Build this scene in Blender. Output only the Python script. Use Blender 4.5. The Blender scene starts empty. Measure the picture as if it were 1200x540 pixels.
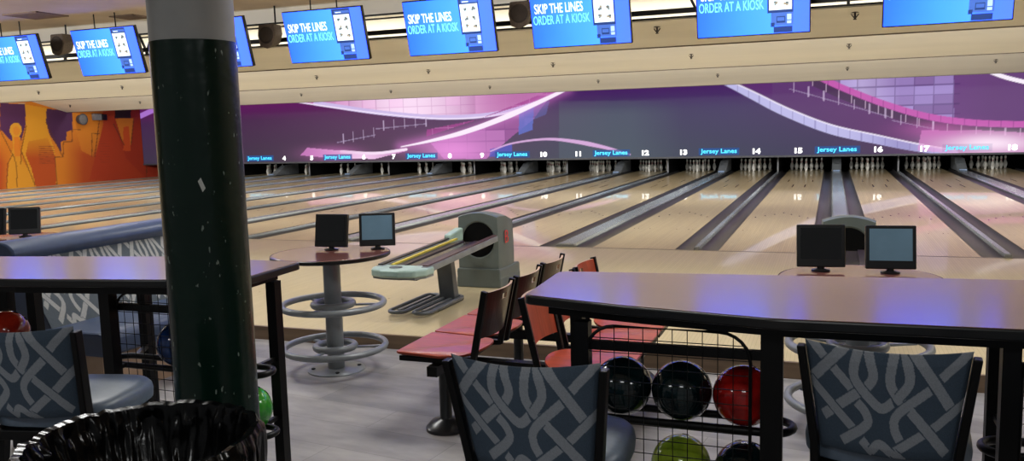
import bpy, bmesh, math, random
import numpy as np
from mathutils import Vector, Matrix, noise
random.seed(7)
PI = math.pi
SC = bpy.context.scene
COL = SC.collection
FZ = -0.108                       # lounge floor; the lane beds are z = 0, foul line y = 0

# ------------------------------------------------------------------ camera
F_PX, PITCH, ROLL, YAW = 994.558, 0.118729, -0.0263329, 0.361432
CAM = Vector((-0.14797, -10.61411, 1.55529))
cy, sy, cp, sp = math.cos(YAW), math.sin(YAW), math.cos(PITCH), math.sin(PITCH)
FW = Vector((-sy*cp, cy*cp, -sp)); R0 = Vector((cy, sy, 0)); U0 = R0.cross(FW)
RT = math.cos(ROLL)*R0 + math.sin(ROLL)*U0
UP = -math.sin(ROLL)*R0 + math.cos(ROLL)*U0
cd = bpy.data.cameras.new('camera'); cam = bpy.data.objects.new('camera', cd); COL.objects.link(cam)
cd.sensor_fit = 'HORIZONTAL'; cd.sensor_width = 36; cd.lens = F_PX/1200*36; cd.clip_end = 200
M = Matrix((RT, UP, -FW)).transposed().to_4x4(); M.translation = CAM
cam.matrix_world = M
SC.camera = cam

def ray(x, y): return FW + RT*((x-600)/F_PX) - UP*((y-270)/F_PX)
def on_z(x, y, z): d = ray(x, y); return CAM + d*((z-CAM.z)/d.z)       # measured point of the photo on a level plane
def on_y(x, y, v): d = ray(x, y); return CAM + d*((v-CAM.y)/d.y)       # ... on a plane across the lanes
def px_np(P):                                                          # world points -> photo pixels (for laying out flat artwork)
    D = P - np.array(CAM); z = D@np.array(FW)
    return 600+F_PX*(D@np.array(RT))/z, 270-F_PX*(D@np.array(UP))/z

# ------------------------------------------------------------------ materials
def lin(c):
    return tuple(((v/255)/12.92 if v/255 <= .04045 else ((v/255+.055)/1.055)**2.4) for v in c)
MATS = {}
def mat(name, c, rough=.5, metal=0, coat=0, coat_r=.05, var=.12, scale=8., stretch=(1, 1, 1), bump=0, c2=None, spec=.5, emit=0):
    if name in MATS: return MATS[name]
    m = bpy.data.materials.new(name); m.use_nodes = True; nt = m.node_tree; b = nt.nodes['Principled BSDF']
    b.inputs['Roughness'].default_value = rough; b.inputs['Metallic'].default_value = metal
    b.inputs['Coat Weight'].default_value = coat; b.inputs['Coat Roughness'].default_value = coat_r
    b.inputs['Specular IOR Level'].default_value = spec
    tc = nt.nodes.new('ShaderNodeTexCoord'); mp = nt.nodes.new('ShaderNodeMapping'); mp.inputs['Scale'].default_value = stretch
    nz = nt.nodes.new('ShaderNodeTexNoise'); nz.inputs['Scale'].default_value = scale; nz.inputs['Detail'].default_value = 4
    nt.links.new(tc.outputs['Object'], mp.inputs[0]); nt.links.new(mp.outputs[0], nz.inputs['Vector'])
    cr = nt.nodes.new('ShaderNodeValToRGB'); a = lin(c); d = lin(c2) if c2 else tuple(v*(1-var) for v in a)
    e = a if c2 else tuple(min(1, v*(1+var)) for v in a)
    cr.color_ramp.elements[0].color = (*d, 1); cr.color_ramp.elements[1].color = (*e, 1)
    cr.color_ramp.elements[0].position = .35; cr.color_ramp.elements[1].position = .65
    nt.links.new(nz.outputs[0], cr.inputs[0]); nt.links.new(cr.outputs[0], b.inputs['Base Color'])
    if bump:
        bp = nt.nodes.new('ShaderNodeBump'); bp.inputs['Strength'].default_value = bump; bp.inputs['Distance'].default_value = .01
        nt.links.new(nz.outputs[0], bp.inputs['Height']); nt.links.new(bp.outputs[0], b.inputs['Normal'])
    if emit:
        nt.links.new(cr.outputs[0], b.inputs['Emission Color']); b.inputs['Emission Strength'].default_value = emit
    MATS[name] = m; return m

def wood_boards(name, c, board, line=.12, var=.1, rough=.3, coat=.5, coat_r=.035, spec=.25, axis='X', seam=2.4):
    """narrow boards running along y, with faint dark joints"""
    m = bpy.data.materials.new(name); m.use_nodes = True; nt = m.node_tree; N, L = nt.nodes, nt.links; b = N['Principled BSDF']
    b.inputs['Roughness'].default_value = rough; b.inputs['Coat Weight'].default_value = coat; b.inputs['Coat Roughness'].default_value = coat_r; b.inputs['Specular IOR Level'].default_value = spec
    tc = N.new('ShaderNodeTexCoord'); sx = N.new('ShaderNodeSeparateXYZ'); L.new(tc.outputs['Object'], sx.inputs[0])
    def math_(op, a, v=None):
        n = N.new('ShaderNodeMath'); n.operation = op
        if hasattr(a, 'is_linked'): L.new(a, n.inputs[0])
        else: n.inputs[0].default_value = a
        if v is not None:
            if hasattr(v, 'is_linked'): L.new(v, n.inputs[1])
            else: n.inputs[1].default_value = v
        return n.outputs[0]
    d = math_('DIVIDE', sx.outputs[0], board); fl = math_('FLOOR', d); fr = math_('FRACT', d)
    wn = N.new('ShaderNodeTexWhiteNoise'); wn.noise_dimensions = '2D'
    off = math_('MULTIPLY', fl, 1.37); yy = math_('FLOOR', math_('ADD', math_('DIVIDE', sx.outputs[1], seam), off))
    cb = N.new('ShaderNodeCombineXYZ'); L.new(fl, cb.inputs[0]); L.new(yy, cb.inputs[1]); L.new(cb.outputs[0], wn.inputs['Vector'])
    nz = N.new('ShaderNodeTexNoise'); nz.inputs['Scale'].default_value = 3
    mp = N.new('ShaderNodeMapping'); mp.inputs['Scale'].default_value = (12, .6, 1); L.new(tc.outputs['Object'], mp.inputs[0]); L.new(mp.outputs[0], nz.inputs['Vector'])
    v = math_('ADD', math_('MULTIPLY', wn.outputs[0], .65), math_('MULTIPLY', nz.outputs[0], .5))
    cr = N.new('ShaderNodeValToRGB'); a = lin(c)
    cr.color_ramp.elements[0].color = (*[q*(1-var) for q in a], 1); cr.color_ramp.elements[1].color = (*[min(1, q*(1+var)) for q in a], 1)
    L.new(v, cr.inputs[0])
    ln = math_('LESS_THAN', fr, line); mx = N.new('ShaderNodeMix'); mx.data_type = 'RGBA'
    L.new(math_('MULTIPLY', ln, .45), mx.inputs['Factor']); L.new(cr.outputs[0], mx.inputs['A']); mx.inputs['B'].default_value = (*[q*.35 for q in a], 1)
    L.new(mx.outputs['Result'], b.inputs['Base Color'])
    return m

def col_attr_mat(name, rough=.8, emit=0, bump=0, bscale=900, diffuse=1.0):
    m = bpy.data.materials.new(name); m.use_nodes = True; nt = m.node_tree; b = nt.nodes['Principled BSDF']
    a = nt.nodes.new('ShaderNodeVertexColor'); a.layer_name = 'artwork'
    b.inputs['Roughness'].default_value = rough
    if emit:
        b.inputs['Base Color'].default_value = (.008, .008, .009, 1); b.inputs['Specular IOR Level'].default_value = .06
        nt.links.new(a.outputs[0], b.inputs['Emission Color']); b.inputs['Emission Strength'].default_value = emit
    else: nt.links.new(a.outputs[0], b.inputs['Base Color'])
    if bump:
        nz = nt.nodes.new('ShaderNodeTexNoise'); nz.inputs['Scale'].default_value = bscale; tc = nt.nodes.new('ShaderNodeTexCoord')
        nt.links.new(tc.outputs['Object'], nz.inputs['Vector']); bp = nt.nodes.new('ShaderNodeBump'); bp.inputs['Strength'].default_value = bump
        bp.inputs['Distance'].default_value = .003
        nt.links.new(nz.outputs[0], bp.inputs['Height']); nt.links.new(bp.outputs[0], b.inputs['Normal'])
    return m

black = mat('black_steel', (11, 11, 12), .4, spec=.22)
black_pl = mat('black_plastic', (14, 14, 16), .3)
dark_in = mat('pit_black', (9, 9, 10), .9, spec=.1)
grey_paint = mat('grey_painted_steel', (128, 133, 136), .35, metal=.25)
white_m = mat('white_marking', (240, 240, 240), .5)

# ------------------------------------------------------------------ mesh building
class MB:
    def __init__(s): s.bm = bmesh.new(); s.mi = 0
    def face(s, vs):
        try: f = s.bm.faces.new(vs); f.material_index = s.mi; return f
        except ValueError: return None
    def V(s, *p): return s.bm.verts.new(p if len(p) == 3 else p[0])
    def box(s, x0, x1, y0, y1, z0, z1, T=None):
        ps = [Vector((x, y, z)) for z in (z0, z1) for x, y in ((x0, y0), (x1, y0), (x1, y1), (x0, y1))]
        if T is not None: ps = [T @ p for p in ps]
        v = [s.V(p) for p in ps]
        for q in ((3, 2, 1, 0), (4, 5, 6, 7), (0, 1, 5, 4), (1, 2, 6, 5), (2, 3, 7, 6), (3, 0, 4, 7)): s.face([v[i] for i in q])
        return s
    def bar(s, a, b, w, h=None, upv=(0, 0, 1)):
        a, b = Vector(a), Vector(b); d = (b-a); L = d.length; d.normalize(); h = h or w; u = Vector(upv)
        if abs(d.dot(u)) > .98: u = Vector((0, 1, 0))
        r = d.cross(u).normalized(); u = r.cross(d)
        T = Matrix((r, d, u)).transposed().to_4x4(); T.translation = a
        return s.box(-w/2, w/2, 0, L, -h/2, h/2, T)
    def loft(s, rings, closed_ring=True, caps=True, closed=False):
        R = [[s.V(p) for p in r] for r in rings]; n = len(R[0]); m = len(R)
        for i in range(m if closed else m-1):
            a, b = R[i], R[(i+1) % m]
            for j in range(n if closed_ring else n-1):
                k = (j+1) % n; s.face([a[j], a[k], b[k], b[j]])
        if caps and not closed: s.face(R[0][::-1]); s.face(R[-1])
        return s
    def tube(s, pts, r, n=10, closed=False):
        P = [Vector(p) for p in pts]; m = len(P); rings = []; u = None
        for i, p in enumerate(P):
            if closed: d = P[(i+1) % m]-P[i-1]
            else: d = P[min(i+1, m-1)]-P[max(i-1, 0)]
            d.normalize()
            if u is None: u = Vector((0, 0, 1)) if abs(d.z) < .9 else Vector((1, 0, 0))
            w = d.cross(u).normalized(); u = w.cross(d).normalized()
            rr = r[i] if isinstance(r, (list, tuple)) else r
            rings.append([p + (w*math.cos(t*2*PI/n)+u*math.sin(t*2*PI/n))*rr for t in range(n)])
        return s.loft(rings, closed=closed)
    def cyl(s, a, b, r0, r1=None, n=20): return s.tube([a, b], [r0, r1 if r1 is not None else r0], n)
    def lathe(s, prof, c=(0, 0, 0), n=32, caps=True):
        c = Vector(c)
        return s.loft([[c+Vector((r*math.cos(t*2*PI/n), r*math.sin(t*2*PI/n), z)) for t in range(n)] for r, z in prof], caps=caps)
    def prism(s, poly, z0, z1):
        return s.loft([[(x, y, z0) for x, y in poly], [(x, y, z1) for x, y in poly]])
    def extr_x(s, poly, x0, x1):                    # outline in (y, z) extruded along x
        return s.loft([[(x0, y, z) for y, z in poly], [(x1, y, z) for y, z in poly]])
    def extr_y(s, poly, y0, y1):
        return s.loft([[(x, y0, z) for x, z in poly], [(x, y1, z) for x, z in poly]])
    def sphere(s, c, r, nu=32, nv=18, sc=(1, 1, 1)):
        c = Vector(c); rings = []
        for i in range(nv+1):
            a = -PI/2+PI*i/nv; q = max(math.cos(a), .002)
            rings.append([c+Vector((r*q*math.cos(t*2*PI/nu)*sc[0], r*q*math.sin(t*2*PI/nu)*sc[1], r*math.sin(a)*sc[2])) for t in range(nu)])
        return s.loft(rings)
    def quad(s, a, b, c, d): s.face([s.V(Vector(p)) for p in (a, b, c, d)]); return s
    def build(s, name, mats, parent=None, smooth=False, bevel=0, seg=2, off=None):
        bmesh.ops.recalc_face_normals(s.bm, faces=s.bm.faces)
        me = bpy.data.meshes.new(name); s.bm.to_mesh(me); s.bm.free()
        return link(name, me, mats, parent, smooth, bevel, seg, off)
def link(name, me, mats, parent=None, smooth=False, bevel=0, seg=2, off=None):
    if not isinstance(mats, (list, tuple)): mats = [mats]
    for m in mats: me.materials.append(m)
    if off is not None: me.transform(Matrix.Translation(-Vector(off)))
    if smooth:
        me.polygons.foreach_set('use_smooth', [True]*len(me.polygons))
        try: me.set_sharp_from_angle(angle=math.radians(40))
        except Exception: pass
    o = bpy.data.objects.new(name, me); COL.objects.link(o)
    if parent: o.parent = parent
    if off is not None and not parent: o.location = off
    if bevel:
        b = o.modifiers.new('bevel', 'BEVEL'); b.width = bevel; b.segments = seg; b.limit_method = 'ANGLE'
    return o
def tag(o, label, cat, group=None, kind=None):
    o['label'] = label; o['category'] = cat
    if group: o['group'] = group
    if kind: o['kind'] = kind
    return o
def thing(name, label, cat, loc=(0, 0, 0), rz=0, group=None):
    o = bpy.data.objects.new(name, None); COL.objects.link(o); o.location = loc; o.rotation_euler = (0, 0, rz)
    o.empty_display_size = .1
    return tag(o, label, cat, group)
def struct(o, label=None, cat=None):
    o['kind'] = 'structure'
    o['label'] = label or o.name.replace('_', ' ')
    o['category'] = cat or o.name.split('_')[0]
    return o
def copy_tree(o, parent=None, label=None):
    c = o.copy(); COL.objects.link(c)
    if parent: c.parent = parent
    if label: c['label'] = label
    for ch in list(o.children): copy_tree(ch, c)
    return c
def grid_mesh(name, fn, nx, ny, colfn, closed_back=None):
    """(nx+1)*(ny+1) grid through fn(i/nx, j/ny) arrays, painted per vertex with colfn(points) (linear rgb)"""
    I, J = np.meshgrid(np.linspace(0, 1, nx+1), np.linspace(0, 1, ny+1))
    P = fn(I.ravel(), J.ravel())
    idx = np.arange((nx+1)*(ny+1)).reshape(ny+1, nx+1)
    Fc = np.stack([idx[:-1, :-1], idx[:-1, 1:], idx[1:, 1:], idx[1:, :-1]], -1).reshape(-1, 4)
    me = bpy.data.meshes.new(name); me.from_pydata(P.tolist(), [], Fc.tolist())
    C = colfn(I.ravel(), J.ravel(), P)
    at = me.color_attributes.new('artwork', 'FLOAT_COLOR', 'POINT')
    at.data.foreach_set('color', np.concatenate([C, np.ones((len(C), 1))], 1).astype(np.float32).ravel())
    return me
def text_mesh(txt, size, sx=1., offset=0, extrude=.002, align='CENTER', shear=0, space=1.):
    cu = bpy.data.curves.new('lettering', 'FONT'); cu.body = txt; cu.size = size; cu.offset = offset; cu.extrude = extrude
    cu.align_x = align; cu.align_y = 'BOTTOM_BASELINE'; cu.shear = shear; cu.space_character = space; cu.resolution_u = 3
    ob = bpy.data.objects.new('lettering', cu); COL.objects.link(ob)
    dg = bpy.context.evaluated_depsgraph_get(); dg.update()
    me = bpy.data.meshes.new_from_object(ob.evaluated_get(dg))
    bpy.data.objects.remove(ob); bpy.data.curves.remove(cu)
    me.transform(Matrix.Rotation(PI/2, 4, 'X') @ Matrix.Diagonal((sx, 1, 1, 1)))      # upright, facing -y
    return me
def stadium(u0, u1, v, hw, z, n=8):
    """centre line of a long loop with round ends, along x"""
    p = []
    for i in range(n+1): a = -PI/2+PI*i/n; p.append((u1-hw+hw*math.cos(a), v+hw*math.sin(a), z))
    for i in range(n+1): a = PI/2+PI*i/n; p.append((u0+hw+hw*math.cos(a), v+hw*math.sin(a), z))
    return p
def seg_dist(X, Y, pts):
    D = np.full(X.shape, 1e9)
    for (a, b), (c, d) in zip(pts[:-1], pts[1:]):
        vx, vy = c-a, d-b; t = np.clip(((X-a)*vx+(Y-b)*vy)/(vx*vx+vy*vy+1e-9), 0, 1)
        D = np.minimum(D, np.hypot(X-a-t*vx, Y-b-t*vy))
    return D
def inside(X, Y, poly):
    r = np.zeros(X.shape, bool); n = len(poly)
    for i in range(n):
        (x0, y0), (x1, y1) = poly[i], poly[(i+1) % n]
        if y0 == y1: continue
        k = ((y0 > Y) != (y1 > Y)) & (X < (x1-x0)*(Y-y0)/(y1-y0)+x0); r ^= k
    return r
def smooth_path(pts, n=8):
    P = [np.array(p, float) for p in pts]; P = [2*P[0]-P[1]]+P+[2*P[-1]-P[-2]]; out = []
    for i in range(1, len(P)-2):
        for k in range(n):
            t = k/n; a, b, c, d = P[i-1:i+3]
            out.append(tuple(.5*((2*b)+(-a+c)*t+(2*a-5*b+4*c-d)*t*t+(-a+3*b-3*c+d)*t**3)))
    out.append(tuple(P[-2])); return out

# ------------------------------------------------------------------ lanes: dimensions
LW = 1.0668; GR, GN = .741, .539; PAIR = 2*LW+GR+GN
def lane_c(n):
    return (n-16)/2*PAIR+GR/2+LW/2 if n % 2 == 0 else (n-15)/2*PAIR-GR/2-LW/2
UW = lane_c(1)-LW/2-.80           # left wall
UR = lane_c(18)+LW/2+.30
LEN = 18.9
NUMW = ['', 'one', 'two', 'three', 'four', 'five', 'six', 'seven', 'eight', 'nine', 'ten', 'eleven', 'twelve', 'thirteen', 'fourteen', 'fifteen', 'sixteen', 'seventeen', 'eighteen']
ORD = ['', 'first']
lane_wood = wood_boards('lane_boards', (190, 170, 130), LW/39, .16, .12, coat=.62, coat_r=.025)
app_wood = wood_boards('approach_boards', (192, 176, 138), .0274, .10, .07, coat=.7, coat_r=.06, seam=3.1)
mark_br = mat('lane_marking_brown', (92, 52, 26), .3, coat=1)
gut_m = mat('gutter_grey', (58, 55, 56), .35, var=.25, scale=3, stretch=(1, .2, 1))
cap_m = mat('divider_cap_grey', (158, 166, 170), .2, metal=.4, var=.15, scale=2, stretch=(1, .3, 1))
capend_m = mat('divider_end_cap', (86, 84, 78), .5)
# ------------------------------------------------------------------ setting
floor_m = bpy.data.materials.new('grey_vinyl_plank'); floor_m.use_nodes = True
def mk_floor():
    nt = floor_m.node_tree; N, L = nt.nodes, nt.links; b = N['Principled BSDF']; b.inputs['Roughness'].default_value = .55
    tc = N.new('ShaderNodeTexCoord'); mp = N.new('ShaderNodeMapping'); mp.inputs['Rotation'].default_value = (0, 0, .12); L.new(tc.outputs['Object'], mp.inputs[0])
    br = N.new('ShaderNodeTexBrick'); br.inputs['Scale'].default_value = 1; br.inputs['Brick Width'].default_value = 1.2; br.inputs['Row Height'].default_value = .31
    br.inputs['Mortar Size'].default_value = .0015; br.inputs['Color1'].default_value = (*lin((158, 155, 154)), 1); br.inputs['Color2'].default_value = (*lin((140, 138, 139)), 1)
    br.inputs['Mortar'].default_value = (*lin((112, 110, 110)), 1); L.new(mp.outputs[0], br.inputs['Vector'])
    nz = N.new('ShaderNodeTexNoise'); nz.inputs['Scale'].default_value = 2.2; nz.inputs['Detail'].default_value = 5
    m2 = N.new('ShaderNodeMapping'); m2.inputs['Scale'].default_value = (1.2, 3.2, 1); L.new(mp.outputs[0], m2.inputs[0]); L.new(m2.outputs[0], nz.inputs['Vector'])
    cr = N.new('ShaderNodeValToRGB'); cr.color_ramp.elements[0].position = .35; cr.color_ramp.elements[0].color = (.68, .68, .69, 1); cr.color_ramp.elements[1].position = .7; cr.color_ramp.elements[1].color = (1.12, 1.1, 1.09, 1)
    L.new(nz.outputs[0], cr.inputs[0]); mx = N.new('ShaderNodeMix'); mx.data_type = 'RGBA'; mx.blend_type = 'MULTIPLY'; mx.inputs['Factor'].default_value = 1
    L.new(br.outputs[0], mx.inputs['A']); L.new(cr.outputs[0], mx.inputs['B']); L.new(mx.outputs['Result'], b.inputs['Base Color'])
mk_floor()
struct(MB().box(-27, 9, -14, -4.95, FZ-.1, FZ).build('floor', floor_m), 'grey vinyl plank floor of the seating area', 'floor')
a = MB(); a.box(UW, 7, -4.92, 0, FZ+.02, 0)
a.mi = 1
for v in (-3.66, -2.1):                                       # approach guide dots
    for n in range(5, 19):
        for k in range(7):
            c = (lane_c(n)-.42+k*.14, v)
            a.face([a.V(c[0]+.011*math.cos(t*PI/4), c[1]+.011*math.sin(t*PI/4), .0006) for t in range(8)])
a.mi = 2; a.box(UW, 7, -.055, -.015, .0002, .0010)
struct(a.build('floor_approach', [app_wood, mark_br, mat('foul_line', (60, 48, 40), .3)]), 'varnished pale wooden approach in front of the foul line', 'floor')
struct(MB().box(UW, 7, -4.95, -4.92, FZ, .001).build('trim_1', mat('step_fascia_wood', (104, 84, 64), .5, var=.2, scale=6, stretch=(.3, 1, 4))), 'brown wooden riser along the edge of the approach', 'trim')
struct(MB().box(UW, UR+4, 0, 20.4, -.2, -.12).build('floor_under_lanes', dark_in), 'dark floor beneath the lanes and pin pits', 'floor')

struct(MB().box(UW, lane_c(1)-LW/2-.235, 0, 20.3, -.12, .0).build('floor_side_walk', mat('side_walk_beige', (150, 138, 118), .5)), 'narrow walkway beside the mural wall', 'floor')
# left wall with a painted mural of bowling pins
mural_m = col_attr_mat('painted_mural', .75)
def mural_color(I, J, P):
    X, Y = px_np(P); X = X*4.5; Y = (Y-110)*4.5             # in the measuring frame of the mural
    n = len(X); C = np.zeros((n, 3))
    def L3(c): return np.array(lin(c))
    def put(m, c): C[m] = C[m]*0+L3(c)
    def blend(w, c): C[:] = C*(1-w[:, None])+L3(c)*w[:, None]
    C[:] = L3((214, 138, 36))
    blend(np.clip((X-330)/110, 0, 1)*np.clip((Y-190+(X-400)*-.3)/120, 0, 1), (176, 76, 20))
    blend(np.clip((X-510)/60, 0, 1), (160, 48, 16))
    blend(np.clip((60-X)/60, 0, 1)*np.clip((Y-250)/120, 0, 1)*.9, (180, 70, 20))
    # big pin in the middle of the left half: yellow rim, orange belly
    body = [(132, 55), (245, 75), (248, 180), (290, 300), (305, 490), (185, 490), (150, 390), (112, 300), (138, 170)]
    m = inside(X, Y, body); put(m, (226, 172, 48))
    blend((inside(X, Y, [(150, 250), (250, 230), (292, 330), (297, 490), (190, 490), (165, 390), (135, 320)])*np.clip((Y-200)/140, 0, 1)), (186, 84, 22))
    # purple night sky
    put(inside(X, Y, [(0, 48), (132, 55), (136, 160), (112, 245), (95, 200), (60, 250), (0, 185)]), (84, 42, 118))
    put(inside(X, Y, [(245, 78), (382, 92), (382, 190), (350, 200), (350, 245), (322, 250), (322, 305), (262, 215), (243, 150)]), (74, 36, 108))
    # small pin
    m = inside(X, Y, [(62, 200), (70, 280), (48, 360), (35, 500), (185, 500), (165, 420), (112, 340), (98, 280), (105, 200)]); put(m, (224, 168, 50))
    blend((inside(X, Y, [(70, 210), (95, 210), (110, 330), (80, 330)]))*.7, (226, 130, 36))
    put(np.hypot((X-83)/32, (Y-190)/38) < 1, (228, 176, 56)); blend((np.hypot((X-86)/18, (Y-195)/24) < 1)*.6, (226, 140, 44))
    # right hand pins
    blend(inside(X, Y, [(400, 190), (440, 185), (520, 200), (490, 330), (430, 300)])*.6, (214, 142, 44))
    put(inside(X, Y, [(542, 85), (605, 85), (600, 160), (665, 340), (770, 445), (470, 455), (520, 260), (545, 160)]), (170, 58, 18))
    put(inside(X, Y, [(608, 130), (705, 128), (690, 270), (650, 265)]), (206, 130, 40))
    put(inside(X, Y, [(650, 175), (680, 170), (690, 300), (650, 300)]), (200, 84, 28))
    put(inside(X, Y, [(606, 85), (690, 85), (690, 128), (606, 128)]), (44, 24, 50))
    # thin dark outlines and panel lines
    for pts in ([(0, 190), (66, 320), (40, 370), (35, 500)], [(112, 300), (185, 480)], [(70, 320), (88, 380), (90, 490)], [(110, 370), (112, 300), (138, 170)],
                [(243, 150), (330, 330)], [(290, 333), (334, 333), (334, 252), (380, 252), (380, 188), (425, 188)], [(290, 333), (300, 480)],
                [(485, 330), (485, 208), (525, 208)], [(525, 130), (500, 330)], [(600, 160), (655, 270)], [(705, 130), (692, 265)], [(773, 372), (773, 442)]):
        blend((seg_dist(X, Y, pts) < 2.6)*.75, (92, 50, 20))
    C[:] = C*np.array([.86, .68, .40])
    for k in range(9):
        blend(((np.abs(Y-(277+k*11)) < 2) & (X > 205) & (X < 287))*.7, (120, 50, 20))
        blend(((np.abs(Y-(248+k*14)) < 2) & (X > 525) & (X < 580))*.35, (110, 40, 16))
    blend((seg_dist(X, Y, [(0, 44), (130, 50)]) < 3)*.5, (200, 190, 160))
    return C
def wall_pts(I, J): return np.stack([np.full(I.shape, UW), -14+I*0+I*34.4, FZ-.1+J*3.6], 1)
mw = grid_mesh('wall_left', lambda I, J: np.stack([np.full(I.shape, UW), 9+I*8.2, -.15+J*3.2], 1), 230, 150, mural_color)
w = struct(link('wall_left', mw, mural_m), 'left side wall painted with an orange and purple mural of bowling pins', 'wall')
plain = mat('plain_cream_wall', (196, 180, 154), .8)
wl = MB(); wl.box(UW-.1, UW, -14, 9, FZ-.1, 3.45); wl.box(UW-.1, UW, 17.2, 20.4, FZ-.1, 3.1); wl.box(UW-.1, UW-.002, 9, 17.2, FZ-.1, 3.1)
struct(wl.build('wall_left_plain', plain), 'plain stretch of the left side wall', 'wall')
struct(MB().box(UW, UR+4, 20.3, 20.4, -.2, 3).build('wall_back', dark_in), 'black wall behind the pin pits', 'wall')
struct(MB().box(9, 9.1, -14, 20.4, -.2, 3.5).build('wall_right', mat('cream_wall', (190, 176, 150), .8)), 'cream right side wall', 'wall')

# ceilings
ceil_m = mat('lounge_ceiling_paint', (184, 166, 146), .85, var=.06, scale=2)
saw_m = mat('lane_ceiling_panels', (222, 217, 206), .75, var=.045, scale=.8, stretch=(.3, 3, 3))
struct(MB().box(-27, 9.1, -14, .02, 3.40, 3.46).build('ceiling', ceil_m), 'flat ceiling above the seating area', 'ceiling')
prof = [(.02, 3.40), (.10, 3.40), (.10, 3.20), (.16, 3.20), (.16, 3.32), (.95, 3.32), (.95, 2.86), (.10, 2.86), (.10, 2.84), (1.2, 2.62), (1.24, 2.62), (1.24, 3.0),
        (4.8, 3.0), (6.4, 2.64), (6.44, 2.64), (6.44, 3.0), (11.2, 2.985), (12.8, 2.586), (12.84, 2.586), (12.84, 3.0), (20.4, 3.0), (20.4, 3.06), (1.0, 3.06), (1.0, 3.46), (.02, 3.46)]
struct(MB().extr_x(prof, UW-.1, 9.1).build('ceiling_over_lanes', saw_m), 'stepped cream ceiling panels above the lanes', 'ceiling')
edge = MB()
for v, z in ((1.22, 2.62), (6.42, 2.64), (12.82, 2.586)): edge.box(UW, 9, v-.025, v+.025, z-.012, z+.002)
struct(edge.build('trim_2', mat('panel_edge_strip', (96, 84, 70), .6)), 'thin dark strips along the lower edges of the lane ceiling panels', 'trim')

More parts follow.
